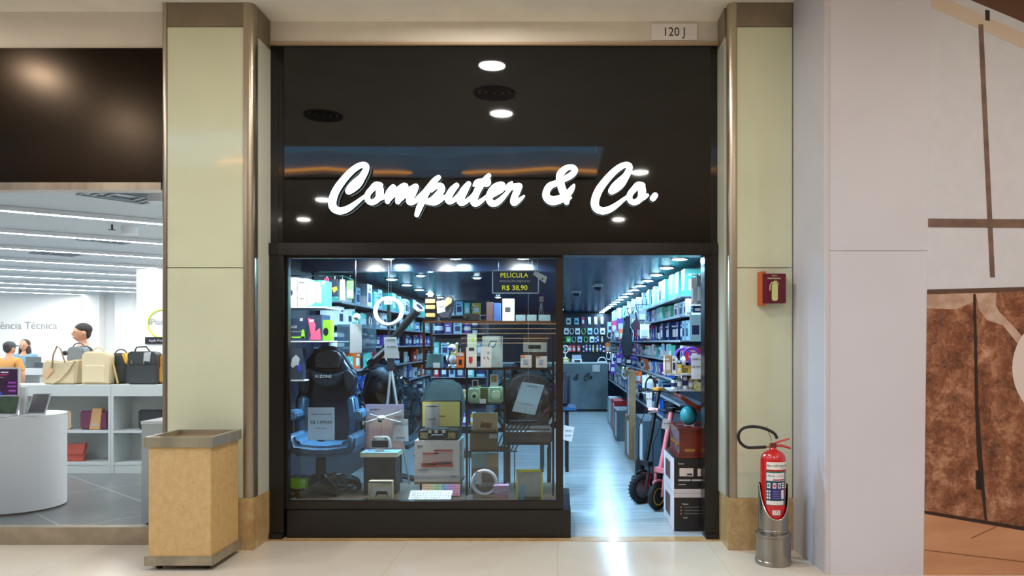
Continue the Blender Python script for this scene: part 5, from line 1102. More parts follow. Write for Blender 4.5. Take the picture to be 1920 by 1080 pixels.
# ---------------------------------------------------------------- side shop
SHW = mat((206,212,212), .4)
def shelf_unit(px0, px1, label):
    Y = 2.98; x0, x1 = XX(px0, Y), XX(px1, Y); t = thing('shelf_unit', ((x0+x1)/2, Y, 0), label, 'shelf unit'); dp = .42; zt = ZZ(722, Y)
    MB().box(x0, x1, Y, Y+dp, ZZ(743,Y), zt).build('top', SHW, t, bevel=.002)
    MB().box(x0, x0+.03, Y, Y+dp, .003, ZZ(743,Y)).box(x1-.03, x1, Y, Y+dp, .003, ZZ(743,Y)).build('side_panel', SHW, t)
    MB().box(x0+.03, x1-.03, Y+dp-.02, Y+dp, .003, ZZ(743,Y)).build('back_panel', mat((196,202,198), .5), t)
    for y in (808, 868): MB().box(x0+.03, x1-.03, Y+.005, Y+dp-.02, ZZ(y+4,Y), ZZ(y,Y)).build('shelf', SHW, t)
    MB().box(x0+.03, x1-.03, Y+.01, Y+.03, .003, ZZ(872,Y)).build('plinth', SHW, t)
    return t
shelf_unit(-120, 43, 'white shelf unit mostly hidden behind the rounded counter')
shelf_unit(43.3, 207.5, 'white shelf unit carrying the beige bags, burgundy sleeve on its shelf'); shelf_unit(208, 372, 'white shelf unit carrying the black bags beside the left pillar')
YS = 2.98; ZT = ZZ(722,YS)+.001; ZM = ZZ(808,YS)+.001; ZB = ZZ(868,YS)+.001
CW = mat((240,242,246), .35)
# rounded counter
rc = thing('rounded_counter', (-5.6, 1.1, 0), 'white pill shaped display counter at the left edge of the side shop', 'counter')
pl_ = [(-5.23+.40*math.cos(a), 7.24-D+.40*math.sin(a)) for a in [-math.pi/2+math.pi*k/24 for k in range(25)]]+[(-6.3, 7.64-D), (-6.3, 6.84-D)]
MB().plan(pl_, .02, .885).build('body', CW, rc, smooth=True); MB().plan([(x+.004 if x > -5.5 else x, y) for x, y in pl_], .885, .908).build('top', mat((246,248,250), .2), rc, smooth=True)
MB().plan([(x-.02, y*.98+.02) for x, y in pl_], .003, .02).build('kick', DARK, rc)
# white counter beside the pillar
wc2 = thing('white_counter', (-3.3, .75, 0), 'white display counter half hidden behind the left pillar and litter bin', 'counter')
MB().box(XX(265,.41), -2.82, .41, 1.15, .02, .885).build('body', SHW, wc2, bevel=.003); MB().box(XX(264.5,.41), -2.82, .405, 1.155, .885, .91).build('top', mat((246,248,250), .2), wc2); MB().box(XX(265,.41)+.03, -2.85, .44, 1.1, .003, .02).build('kick', DARK, wc2)
# bags on the shelf
def bag_box(name, pts, y0, y1, m, par, bev=.03): return pad(pts, y0, y1, name, m, par, bev)
LT = mat((226,208,170), .55, var=.08, scale=6); LTD = mat((206,178,120), .6)
Yb = 3.1
tt = thing('tote_bag', (XX(112,Yb), Yb+.1, ZT), 'cream leather tote bag with a tan tag on the shelf unit', 'bag')
lo = ZT
def fixz(o, z=None): return o
body = MB().prism([(XX(80,Yb), lo), (XX(138,Yb), lo), (XX(141,Yb), lo+.03), (XX(144,Yb), ZZ(690,Yb)), (XX(147,Yb), ZZ(673,Yb)), (XX(134,Yb), ZZ(675,Yb)), (XX(118,Yb), ZZ(678,Yb)), (XX(105,Yb), ZZ(677,Yb)), (XX(90,Yb), ZZ(674,Yb)), (XX(79,Yb), ZZ(678,Yb)), (XX(77,Yb), ZZ(700,Yb)), (XX(76,Yb), lo+.03)], Yb, Yb+.22).build('body', LT, tt, bevel=.03, seg=3)
MB().tube([P(97,690,Yb-.01), P(100,665,Yb-.01), P(107,649,Yb-.01), P(114,655,Yb-.01), P(122,680,Yb-.01)], .009, 8).build('handle', mat((150,120,90), .6), tt, smooth=True)
MB().tube([P(140,676,Yb-.01), P(128,695,Yb-.02), P(112,712,Yb-.02), P(98,719,Yb-.02)], .016, 8, flat=.5).build('shoulder_strap', LT, tt, smooth=True)
MB().prism(poly([(79,704),(92,690),(101,694),(88,710)], Yb-.012), Yb-.016, Yb-.01).build('leather_tag', mat((222,180,140), .6), tt)
MB().ball(P(122,662,Yb+.05), .032, 14, 10).build('pompom', BLACK, tt, smooth=True)
def rrect(x0, x1, z0, z1, rt, rb):
    o = []
    for cx_, cz, r, a0 in ((x1-rb, z0+rb, rb, -90), (x1-rt, z1-rt, rt, 0), (x0+rt, z1-rt, rt, 90), (x0+rb, z0+rb, rb, 180)):
        o += [(cx_+r*math.cos(math.radians(a0+q*15)), cz+r*math.sin(math.radians(a0+q*15))) for q in range(7)]
    return o
def backpack(px, Y, m, label, name='backpack', strapc=None, handle=True):
    x0, x1, _, z1_ = rectp(*px, Y); t = thing(name, ((x0+x1)/2, Y+.1, ZT), label, 'bag')
    MB().prism(rrect(x0, x1, ZT, z1_, .07, .025), Y, Y+.16).build('body', m, t, bevel=.018, seg=3)
    MB().prism(rrect(x0+.025, x1-.025, ZT+.02, ZT+(z1_-ZT)*.6, .04, .03), Y-.016, Y+.03).build('front_pocket', m, t, bevel=.012, seg=3)
    if handle:
        c = (x0+x1)/2; MB().tube([(c+.07*math.cos(a), Y+.08, z1_-.01+.055*math.sin(a)) for a in [math.pi*k/10 for k in range(11)]], .008, 8).build('handle', strapc or m, t, smooth=True)
    MB().tube([(x1-.01, Y+.1, z1_-.1), (x1+.03, Y+.08, (ZT+z1_)/2), (x1+.09, Y+.06, ZT+.012)], .014, 8, flat=.5).build('shoulder_strap', strapc or m, t, smooth=True)
    return t
backpack((152,659,202,720), Yb, mat((232,214,176), .55), 'cream leather backpack in the middle of the shelf unit top', strapc=LTD)
backpack((124,650,156,715), Yb+.24, mat((120,130,136), .7), 'grey backpack half hidden behind the cream tote bag', strapc=mat((80,90,110), .7))
r1_ = backpack((204,662,236,716), Yb+.16, mat((52,58,58), .6), 'dark grey rolled rucksack leaning behind the cream backpack'); MB().prism(poly([(229,664),(234,662),(240,676),(236,682)], Yb+.15), Yb+.14, Yb+.2).build('orange_lining', mat((240,180,60), .5), r1_)
st_ = thing('satchel', (XX(266,Yb), Yb+.1, ZT), 'black leather satchel with a white tag on the shelf unit', 'bag')
BL = mat((56,62,64), .45)
MB().prism(rrect(XX(240,Yb), XX(292,Yb), ZT, ZZ(660,Yb), .04, .02), Yb, Yb+.16).build('body', BL, st_, bevel=.015, seg=3); MB().prism(rrect(XX(239.5,Yb), XX(292.5,Yb), ZZ(683,Yb), ZZ(659,Yb), .05, .01), Yb-.012, Yb+.1).build('flap', BL, st_, bevel=.008)
MB().tube([P(253,659,Yb+.06), P(256,651,Yb+.06), P(274,650,Yb+.06), P(281,659,Yb+.06)], .009, 8).build('handle', BLACK, st_, smooth=True)
for x in (248, 271): MB().box(XX(x-1.5,Yb), XX(x+1.5,Yb), Yb-.018, Yb-.01, ZZ(682,Yb), ZZ(675,Yb)).build('buckle', CHROME, st_)
MB().prism(poly([(270,661),(283,660),(281,678),(269,677)], Yb-.02), Yb-.022, Yb-.019).build('paper_tag', PAPER, st_)
backpack((294,664,325,718), Yb+.1, mat((222,160,60), .6), 'orange yellow bag beside the black satchel', handle=False)
def sleeve(px, Y, z0, m, label, band=None, name='laptop_sleeve'):
    x0, x1, _, z1_ = rectp(*px, Y); t = thing(name, ((x0+x1)/2, Y, z0), label, 'laptop sleeve')
    MB().box(x0, x1, Y, Y+.05, z0, z1_).build('body', m, t, bevel=.02, seg=3)
    if band: c = (x0+x1)/2+.02; MB().prism([(c-.07, z0+.002), (c+.06, z0+.002), (c+.09, z1_+.03), (c-.03, z1_+.03)], Y-.01, Y+.06).build('paper_band', band, t, bevel=.004); bx('white_sticker', PAPER, c-.03, c+.03, Y-.012, Y-.01, z0+.05, z0+.08, t)
    return t
sleeve((149,770,202,808), 3.1, ZM, mat((110,50,80), .6), 'burgundy laptop sleeve with a tan paper band on the middle shelf', mat((206,160,110), .6))
sleeve((112,770,131,808), 3.1, ZM, mat((226,208,176), .6), 'beige laptop sleeve at the left of the middle shelf')
sleeve((258,768,310,808), 3.1, ZM, mat((44,50,54), .6), 'dark grey laptop bag on the middle shelf behind the pillar')
rf = thing('leather_folder', (XX(140,3.1), 3.1, ZB), 'red leather folder leaning on the lowest shelf', 'folder')
MB().prism([(XX(112,3.1), ZB), (XX(156,3.1), ZB), (XX(162,3.1), ZZ(831,3.1)), (XX(112,3.1), ZZ(833,3.1))], 3.1, 3.14).build('body', mat((186,74,60), .5), rf, bevel=.008); MB().prism([(XX(112,3.1), ZZ(851,3.1)), (XX(157,3.1), ZZ(852,3.1)), (XX(162,3.1), ZZ(831,3.1)), (XX(112,3.1), ZZ(833,3.1))], 3.085, 3.1).build('flap', mat((196,86,70), .5), rf, bevel=.004)
# devices on the rounded counter
CT = .909
Yv = .95
mo = thing('desktop_monitor', (XX(10,Yv), Yv, CT), 'desktop screen with a purple picture on the rounded counter', 'screen')
z0 = ZZ(768,Yv); MB().box(XX(-60,Yv), XX(35,Yv), Yv, Yv+.03, z0, ZZ(689,Yv)).build('housing', WHITE, mo, bevel=.004)
scr = mat((70,26,84), .15, e=.3, c2=(10,8,20), scale=5)
bx('screen', scr, XX(-59,Yv), XX(33,Yv), Yv-.002, Yv, z0+.02, ZZ(692,Yv), mo)
for i_, (a_, b_, c_, d_, cc_) in enumerate(((2,697,16,699,(235,235,240)),(-4,702,14,703.5,(210,60,110)),(-2,707,6,708,(190,190,200)),(16,716,30,719,(170,70,190)),(14,723,31,726,(150,60,180)),(17,731,30,734,(180,80,200)),(13,740,30,743,(140,60,180)),(-10,735,4,745,(40,80,190)),(16,750,31,753,(160,60,180)))): bx('screen_picture', mat(cc_, .3, e=.3), XX(a_,Yv), XX(c_,Yv), Yv-.004, Yv-.002, ZZ(d_,Yv), ZZ(b_,Yv), mo)
MB().box(XX(-20,Yv)-.0, XX(0,Yv), Yv+.03, Yv+.1, CT, z0+.2).build('stand', CHROME, mo)
sdp = thing('device_stand', (XX(44,.98), .98, CT), 'white security post holding cables beside the desktop screen', 'stand')
MB().box(XX(35.5,.98), XX(47,.98), .98, 1.02, CT+.012, ZZ(725,.98)).build('post', WHITE, sdp, bevel=.004); MB().box(XX(36,.98), XX(49,.98), .97, 1.08, CT, CT+.012).build('base', WHITE, sdp, bevel=.004); MB().box(XX(38,.98), XX(48,.98), .971, .98, CT+.012, CT+.05).build('dock', WHITE, sdp, bevel=.004)
def laptop(px0, px1, pyt, Y, label, lidm, tilt=.12):
    x0, x1 = XX(px0,Y), XX(px1,Y); zt = ZZ(pyt,Y); t = thing('tablet_with_keyboard', ((x0+x1)/2, Y, CT), label, 'tablet')
    MB().box(x0, x1, Y-.14, Y+.02, CT, CT+.01).build('keyboard_base', mat((200,202,206), .4), t, bevel=.002)
    o = MB().add([(x0, Y, CT+.01), (x1, Y, CT+.01), (x1, Y+tilt, zt), (x0, Y+tilt, zt), (x0, Y+.012, CT+.01), (x1, Y+.012, CT+.01), (x1, Y+tilt+.012, zt), (x0, Y+tilt+.012, zt)], [(0,1,2,3),(4,5,6,7),(0,1,5,4),(1,2,6,5),(2,3,7,6),(3,0,4,7)]).build('screen_panel', mat((204,206,210), .3), t)
    MB().add([(x0+.01, Y+.006, CT+.022), (x1-.01, Y+.006, CT+.022), (x1-.01, Y+tilt-.012, zt-.008), (x0+.01, Y+tilt-.012, zt-.008)], [(0,1,2,3)]).build('screen', lidm, o).location.y -= .004
    return t
laptop(-8, 31, 742, .88, 'tablet showing a green and purple picture in front of the desktop screen', mat((60,90,60), .15, e=.3, c2=(14,14,40), scale=8), .06)
laptop(50, 84, 738, 1.0, 'tablet with a grey screen standing at the right end of the rounded counter', mat((92,90,92), .3), .09)
# back wall lettering, signs
YW = 15.19
tx = thing('wall_lettering', P(40, 620, YW), 'large grey wall lettering reading Assistência Técnica', 'lettering'); 
text('Assistência Técnica', .30, XX(107,YW), YW, ZZ(611,YW), mat((150,154,156), .5), tx, align='RIGHT', wx=1.0)
YI2 = 7.49
ip = thing('round_logo_sign', P(300, 608, YI2), 'round yellow ring logo sign on the white wall beside the left pillar', 'sign')
MB().tube([P(304+27*math.cos(a), 607+26*math.sin(a), YI2) for a in [k*math.pi/24 for k in range(48)]], .014, 6, True).build('ring', mat((220,226,60), .5), ip); text('iPlace', .155, XX(278.5,YI2), YI2-.002, ZZ(604,YI2), mat((150,156,156), .5), ip, align='LEFT')
bp = thing('black_plate_sign', P(300, 645, YI2), 'small black plate with white lettering under the round logo', 'sign'); bx('plate', BLACK, XX(273,YI2), XX(345,YI2), YI2-.02, YI2+.005, ZZ(645,YI2), ZZ(632,YI2), bp); text('Apple Premium Reseller', .062, XX(280,YI2), YI2-.022, ZZ(638.5,YI2), PAPER, bp, align='LEFT', wx=.95)
pn = thing('wall_notice_board', P(180, 640, YW), 'white framed notice board on the far wall behind the man', 'board'); bx('board', WHITE, XX(160,YW), XX(196,YW), YW-.03, YW+.005, ZZ(640,YW), ZZ(600,YW), pn); bx('frame_edge', BLACK, XX(194,YW), XX(196.5,YW), YW-.05, YW+.005, ZZ(640,YW), ZZ(598,YW), pn); bx('poster_strip', mat((226,226,190), .5), XX(180,YW), XX(190,YW), YW-.034, YW-.03, ZZ(636,YW), ZZ(604,YW), pn)
fs_ = thing('small_red_sign', P(236, 622, YI2+7), 'small red and white sign on the far wall', 'sign'); bx('plate', mat((210,70,70), .5), XX(234.5,YW), XX(239,YW), YW-.02, YW+.005, ZZ(621,YW), ZZ(606,YW), fs_); bx('white_centre', WHITE, XX(235.8,YW), XX(237.7,YW), YW-.022, YW-.02, ZZ(619,YW), ZZ(609,YW), fs_)
for x, wd in ((153, .5), (215, .5)):
    o = struct('wall_column', MB().box(XX(x,14.9), XX(x,14.9)+wd, 14.9, 15.2, 0, LC), LWALL)
# vents and detectors in the side ceiling
for px, py, s_ in ((235, 366, .62), (205, 450, .6), (108, 475, .6)):
    d = (LC-H)*F/(CY-py); x = (px-CX)*d/F; y = d-D
    t = thing('ceiling_diffuser', (x, y, LC), 'square ceiling air diffuser in the side shop, %s from the window' % {235:'nearest',205:'second',108:'third'}[px], 'vent')
    for k, q in enumerate((1, .72, .44)): 
        m = MB(); m.T = Matrix.Translation((x, y, LC)) @ Matrix.Rotation(math.radians(-37+90), 4, 'Z'); h = s_/2*q
        for a, b, c, d2 in ((-h, h, -h, -h+.03), (-h, h, h-.03, h), (-h, -h+.03, -h+.03, h-.03), (h-.03, h, -h+.03, h-.03)): m.box(a, b, c, d2, -.012-.004*k, -.001)
        m.build('louvre_frame', mat((120,134,146), .4), t)
def spot(px, py, lb):
    d = (LC-H)*F/(CY-py); x = (px-CX)*d/F; y = d-D; t = thing('round_spotlight', (x, y, LC), lb, 'ceiling light')
    MB().lathe([(.09, 0), (.09, -.1), (.08, -.1)], 20, (x, y, LC)).build('can', WHITE, t, smooth=True); MB().lathe([(.078, -.099), (0, -.1)], 20, (x, y, LC)).build('lens', emit((250,250,255), 12), t)
spot(298, 360, 'round white can spotlight by the top of the left pillar'); spot(243, 425, 'round white can spotlight between the first two strips')
t = thing('sprinkler', P(210,430,0), 'small ceiling sprinkler beside the round spotlight', 'sprinkler'); d = (LC-H)*F/(CY-421); p = Vector(((210-CX)*d/F, d-D, LC)); t.location = p
MB().tube([p, p-Vector((0,0,.06))], .012, 8).build('stem', DARK, t); MB().tube([p-Vector((0,0,.06)), p-Vector((0,0,.065))], .04, 10).build('deflector', DARK, t)
# back desk
Yd2 = 6.6
dk = thing('service_desk', (XX(50,Yd2), Yd2, 0), 'white service desk behind the shelf units where customers sit', 'desk')
zd = ZZ(690,Yd2); MB().box(XX(-60,Yd2), XX(80,Yd2), Yd2, Yd2+.7, zd-.12, zd).build('top', SHW, dk, bevel=.003)
for x in (-50, 30, 74): MB().box(XX(x,Yd2)-.03, XX(x,Yd2)+.03, Yd2+.05, Yd2+.65, .003, zd-.12).build('leg', SHW, dk)
lp = thing('open_laptop', (XX(70,Yd2+.2), Yd2+.2, zd+.001), 'dark open laptop on the service desk', 'laptop'); MB().box(XX(52,Yd2+.2), XX(82,Yd2+.2), Yd2+.1, Yd2+.3, zd+.001, zd+.015).build('base', DARK, lp); bx('lid', mat((96,104,98), .4), XX(56,Yd2+.2), XX(84,Yd2+.2), Yd2+.1, Yd2+.115, zd+.015, ZZ(669,Yd2+.2), lp)
bk = tag(bx('desk_box', mat((70,74,80), .5), XX(64,Yd2), XX(80,Yd2), Yd2+.0, Yd2+.09, zd+.001, ZZ(680,Yd2)), 'small dark card reader in front of the open laptop', 'card reader')
# people
def skin_mesh(chains, name, m, par, remesh=None, extra=None, T=Matrix.Identity(4)):
    me = bpy.data.meshes.new(name); vs = []; es = []; rad = []; idx = {}
    off = wl(par)
    for ch_ in chains:
        prev = None
        for p, r in ch_:
            k = tuple(round(c, 4) for c in p)
            if k not in idx: idx[k] = len(vs); vs.append(Vector(p)); rad.append(r)
            if prev is not None: es.append((prev, idx[k]))
            prev = idx[k]
    me.from_pydata(vs, es, []); o = bpy.data.objects.new(name, me); col.objects.link(o)
    sm = o.modifiers.new('s', 'SKIN'); 
    for i, r in enumerate(rad):
        rr_ = r if isinstance(r, tuple) else (r, r); me.skin_vertices[0].data[i].radius = rr_
    me.skin_vertices[0].data[0].use_root = True; sub_ = o.modifiers.new('u', 'SUBSURF'); sub_.levels = 2; sub_.render_levels = 2
    bpy.context.view_layer.update(); me2 = bpy.data.meshes.new_from_object(o.evaluated_get(bpy.context.evaluated_depsgraph_get()))
    bpy.data.objects.remove(o); me2.transform(Matrix.Translation(-off) @ T)
    if extra:
        bm = bmesh.new(); bm.from_mesh(me2)
        for q in extra:
            t2 = bpy.data.meshes.new('t'); t2.from_pydata([tuple(v-off) for v in q.v], [], q.f); bm.from_mesh(t2)
        bm.to_mesh(me2); bm.free()
    me2.materials.clear(); me2.materials.append(m); o = bpy.data.objects.new(name, me2); col.objects.link(o); o.parent = par
    if remesh:
        rm = o.modifiers.new('r', 'REMESH'); rm.mode = 'VOXEL'; rm.voxel_size = remesh; rm.use_smooth_shade = True
        sm2 = o.modifiers.new('sm', 'SMOOTH'); sm2.iterations = 3
    me2.shade_smooth(); return o
def person(px, Y, top_py, face, label, skin, hair, hairlen, shirt, trousers, lean=0, hands=None, cap=None):
    # face: angle of facing direction in the ground plane (0 = towards the camera, -Y)
    topz = ZZ(top_py, Y); s = topz/1.76; x = XX(px, Y)
    T = Matrix.Translation((x, Y, 0)) @ Matrix.Rotation(face, 4, 'Z') @ Matrix.Scale(s, 4)
    g = lambda a, b, c: (a, b-lean*max(0, c-.9), c)
    t = thing('person', (x, Y, 0), label, 'person'); R_ = lambda r: r
    hd = g(0, -.01, 1.64)
    spine = [(g(0,0,.95), (R_(.15),R_(.11))), (g(0,0,1.1), (R_(.13),R_(.1))), (g(0,0,1.28), (R_(.15),R_(.11))), (g(0,.01,1.42), (R_(.12),R_(.085))), (g(0,.01,1.5), R_(.055)), (g(0,0,1.58), R_(.055))]
    ch_ = [spine]
    hy = -.28 if hands else -.05
    for sd_ in (-1, 1):
        sh = g(sd_*.175, .01, 1.42)
        el = g(sd_*.25, -.02 if not hands else -.08, 1.16); wr_ = g(sd_*.2, hy, .98 if not hands else 1.12); kn = g(sd_*.18, hy-.06, .93 if not hands else 1.12)
        ch_.append([(g(0,.01,1.42), (R_(.12),R_(.085))), (sh, R_(.055)), (el, R_(.043)), (wr_, R_(.028)), (kn, R_(.035))])
        for f_ in range(4):
            fx = sd_*.18+(f_-1.5)*.018; ch_.append([(kn, R_(.035)), (g(fx, hy-.1, .91 if not hands else 1.115), R_(.01)), (g(fx, hy-.13+.008*abs(f_-1.5), .87 if not hands else 1.10), R_(.0085))])
        ch_.append([(kn, R_(.035)), (g(sd_*.13, hy-.07, .92 if not hands else 1.13), R_(.01)), (g(sd_*.125, hy-.1, .9 if not hands else 1.125), R_(.009))])
        ch_.append([(g(0,0,.95), (R_(.15),R_(.11))), (g(sd_*.09,0,.86), R_(.085)), (g(sd_*.1,-.01,.5), R_(.055)), (g(sd_*.1,.02,.09), R_(.038)), (g(sd_*.1,-.1,.03), R_(.034)), (g(sd_*.1,-.17,.025), R_(.028))])
    q = MB(); q.T = T @ Matrix.Translation((0, -lean*.74, 0)) ; q.ball((0,-.005,1.65), (.077,.095,.108), 20, 14); q.ball((0,-.035,1.6), (.055,.062,.06), 14, 10)
    q.ball((0,-.103,1.632), (.013,.02,.024), 10, 8)
    for sd_ in (-1, 1): q.ball((sd_*.078,.005,1.64), (.012,.02,.032), 10, 8); q.ball((sd_*.03,-.085,1.662), (.022,.012,.012), 8, 6)
    q.ball((0,-.094,1.588), (.024,.012,.008), 8, 6)
    body = skin_mesh(ch_, 'body', skin, t, .009, [q], T)
    e_ = MB(); e_.T = q.T
    for sd_ in (-1, 1): e_.ball((sd_*.03,-.094,1.655), (.012,.007,.007), 8, 6)
    e_.build('eyes', BLACK, t, smooth=True)
    m_ = MB(); m_.T = q.T; m_.ball((0,-.101,1.588), (.022,.007,.005), 8, 6); m_.build('mouth', mat((150,80,76), .5), t, smooth=True)
    hq = MB(); hq.T = q.T
    if hairlen: hq.ball((0,.025,1.675), (.09,.1,.1), 18, 12); hq.ball((0,.055,1.52), (.1,.06,.17), 14, 10); hq.ball((-.07,-.0,1.5), (.035,.05,.16), 10, 8); hq.ball((.07,-.0,1.5), (.035,.05,.16), 10, 8)
    else: hq.ball((0,.014,1.69), (.084,.1,.082), 18, 12); hq.ball((0,.045,1.645), (.074,.055,.08), 14, 10)
    ho = hq.build('hair', hair, t, smooth=True)
    if cap: cq = MB(); cq.T = q.T; cq.ball((0,.005,1.69), (.09,.105,.085), 18, 12); cq.ball((0,-.12,1.69), (.065,.07,.012), 12, 6); cq.build('cap', cap, t, smooth=True)
    # clothes: slightly larger skins
    up = [[(p, tuple(r_+R_(.016) for r_ in r) if isinstance(r, tuple) else r+R_(.012)) for p, r in spine[:4]]+[(g(0,.015,1.5), R_(.088))]]
    for c_ in ch_[1:]:
        if len(c_) == 5: up.append([(c_[0][0], tuple(r_+R_(.016) for r_ in c_[0][1]))]+[(c_[1][0], c_[1][1]+R_(.02)), (tuple(Vector(c_[1][0]).lerp(Vector(c_[2][0]), .8)), R_(.062))])
    skin_mesh(up, 'shirt', shirt, t, T=T)
    lg = [[(c_[0][0], tuple(r_+R_(.015) for r_ in c_[0][1])), (c_[1][0], c_[1][1]+R_(.014)), (c_[2][0], c_[2][1]+R_(.016)), (c_[3][0], c_[3][1]+R_(.018))] for c_ in ch_ if len(c_) == 6 and c_ is not ch_[0]]
    skin_mesh(lg, 'trousers', trousers, t, T=T)
    return t
SK = mat((206,150,120), .5)
person(154, 3.75, 607, math.radians(-48), 'man with short dark hair in a dark teal shirt looking left behind the bags', SK, mat((40,34,32), .7), 0, mat((40,62,72), .8), mat((40,44,56), .8))
person(46, 7.9, 637, math.radians(10), 'woman with long dark hair in a blue top behind the service desk', SK, mat((46,34,30), .6), 1, mat((110,150,170), .8), mat((50,54,66), .8), hands=True)
person(18, 5.9, 641, math.radians(172), 'person in a dark grey cap and orange shirt standing with back turned at the desk', SK, mat((50,46,46), .7), 0, mat((214,150,80), .8), mat((90,50,44), .8), cap=mat((70,78,84), .8))
# ---------------------------------------------------------------- things in the corridor
# stone litter bin
xl, xr, yf, yb = -2.89, -2.415, -.895, -.42
bn = thing('litter_bin', ((xl+xr)/2, (yf+yb)/2, 0), 'square tan stone litter bin with metal rim in front of the left pillar', 'bin')
STONE = mat((216,182,124), .55, c2=(198,160,102), scale=22, kind='marble')
MB().box(xl+.02, xr-.015, yf+.015, yb-.015, .095, .868).build('stone_body', STONE, bn, bevel=.003)
MB().box(xl-.005, xr+.005, yf, yb, .035, .1).build('metal_base', mat((176,166,144), .3, .5, var=.15, scale=8), bn, bevel=.004)
q = MB()
for a, b, c, d in ((xl-.005, xr+.005, yf, yf+.03), (xl-.005, xr+.005, yb-.03, yb), (xl-.005, xl+.025, yf+.03, yb-.03), (xr-.025, xr+.005, yf+.03, yb-.03)): q.box(a, b, c, d, .865, .937)
q.build('metal_rim', mat((176,168,144), .25, .45, var=.15, scale=8, kind='brush'), bn)
MB().box(xl+.025, xr-.025, yf+.03, yb-.03, .869, .9).build('sand_tray', mat((190,150,120), .2, .4), bn)
for x in (xl+.07, xr-.07):
    for y in (yf+.07, yb-.07): MB().tube([(x-.015, y, .018), (x+.015, y, .018)], .018, 12).build('caster', BLACK, bn)
# number plaque
pq = thing('number_plaque', P(1264, 76, -.03), 'pale number plaque reading 120 J above the black sign panel', 'sign')
bx('plate', mat((236,230,224), .4), XX(1221,-.03), XX(1307,-.03), -.032, -.021, ZZ(75,-.03), ZZ(44,-.03), pq, bevel=.002)
text('120 J', ZZ(0,-.03)-ZZ(23,-.03), XX(1264,-.03), -.033, ZZ(60.5,-.03), INK, pq, wx=.92)
# extinguisher sign
YE = -.37
es = thing('extinguisher_sign', P(1447, 574, YE), 'maroon projecting sign with a pale fire extinguisher symbol on the pillar', 'sign')
Ys = -.44
MB().plan([(XX(1420.5,YE), YE+.008), (XX(1429,Ys), Ys), (XX(1436,Ys), Ys), (XX(1436,YE), YE+.008)], ZZ(573.5,YE), ZZ(510.5,YE)).build('side_plate', mat((176,82,34), .35), es)
bx('front_plate', mat((98,16,40), .3), XX(1430,Ys), XX(1473.5,Ys), Ys-.004, YE+.0, ZZ(568.5,Ys), ZZ(513,Ys), es, bevel=.002)
CRM = mat((226,226,170), .5); Yz = Ys-.004
ptx(es, 'ÁGUA', 1452, 517, 2.6, Yz, CRM); ptx(es, 'PRESSURIZADA', 1451.5, 522, 2.9, Yz, CRM, wx=.9)
prp(es, 'extinguisher_symbol', [(1447,534),(1449,531.5),(1451.5,530),(1451.5,528),(1450,527),(1453,526.5),(1458,527),(1456,529),(1455.5,530.5),(1457,531.5),(1458.5,534),(1458.5,561),(1456,564),(1449.5,564),(1447,561)], Yz, mat((200,206,130), .5))
MB().tube([P(1452,528.5,Yz-.001), P(1447,530,Yz-.001), P(1444,535,Yz-.001), P(1443.5,545,Yz-.001)], .0035, 6).build('hose_symbol', CRM, es); MB().tube([P(1455,528,Yz-.001), P(1458.5,530,Yz-.001), P(1460.5,534,Yz-.001)], .002, 6).build('lever_symbol', CRM, es)
# fire extinguisher in its steel stand
ex, ey = 1.566, -.70
sd = thing('extinguisher_stand', (ex, ey, 0), 'brushed steel floor stand holding the red fire extinguisher', 'stand')
MB().lathe([(.124,0),(.128,.008),(.128,.03),(.124,.034),(.124,.2),(.129,.205),(.129,.222),(.118,.23),(.1,.232)], 48, (ex, ey, 0)).build('base_drum', STEEL, sd, smooth=True)
# scooped sleeve
sl_ = MB(); n = 64; vs = []; r1 = .106
for i in range(n):
    a = 2*math.pi*i/n; dz = math.cos(a+math.pi/2)  # 1 at front (-Y)
    th = abs((a-1.5*math.pi+math.pi) % (2*math.pi)-math.pi); z = .335+.24*min(1, (th/1.45)**2.3)
    for r, zz in ((r1, .225), (r1, z), (r1-.004, z), (r1-.004, .225)): vs.append((ex+r*math.cos(a), ey+r*math.sin(a), zz))
sl_.add(vs, [(i*4+k, ((i+1)%n)*4+k, ((i+1)%n)*4+k+1, i*4+k+1) for i in range(n) for k in range(3)]); sl_.build('sleeve', STEEL, sd, smooth=True)
MB().tube([(vs[i*4+1][0], vs[i*4+1][1], vs[i*4+1][2]) for i in range(n)], .0035, 6, True).build('sleeve_edge', CHROME, sd, smooth=True)
MB().lathe([(.107,.235),(.11,.24),(.11,.25),(.107,.255)], 48, (ex, ey, 0), cap=False).build('sleeve_ring', STEEL, sd, smooth=True)
fe = thing('fire_extinguisher', (ex, ey, .235), 'red fire extinguisher with black hose standing in the steel stand', 'fire extinguisher')
RED = mat((196,22,24), .25, coat=.5); fr_ = .09
MB().lathe([(.07,.235),(.088,.25),(fr_,.27),(fr_,.745),(.086,.775),(.07,.8),(.045,.815),(.028,.822),(.022,.84)], 44, (ex, ey, 0)).build('cylinder', RED, fe, smooth=True)
def wrap(a0, a1, z0, z1_, m, name, r=fr_+.0012, k=1, par=fe):
    n = 14; v = []
    for i in range(n+1):
        a = a0+(a1-a0)*i/n
        v += [(ex+(r+.0006*k)*math.sin(a), ey-(r+.0006*k)*math.cos(a), z0), (ex+(r+.0006*k)*math.sin(a), ey-(r+.0006*k)*math.cos(a), z1_)]
    return MB().add(v, [(2*i, 2*i+2, 2*i+3, 2*i+1) for i in range(n)]).build(name, m, par, smooth=True)
def wtext(s, ac, z, size, m, k=2, par=None, wx=1):
    o = text(s, size, 0, 0, 0, m, None, 'label_text', ext=.0002, wx=wx); me = o.data
    for v in me.vertices:
        a = ac+v.co.x/fr_; r = fr_+.0015+.0006*k; v.co = Vector((ex+r*math.sin(a), ey-r*math.cos(a), z+v.co.z))-wl(par)
    o.parent = par; o.location = (0,0,0); return o
zz = lambda py: H-(py-CY)*(D+ey-.09)/F
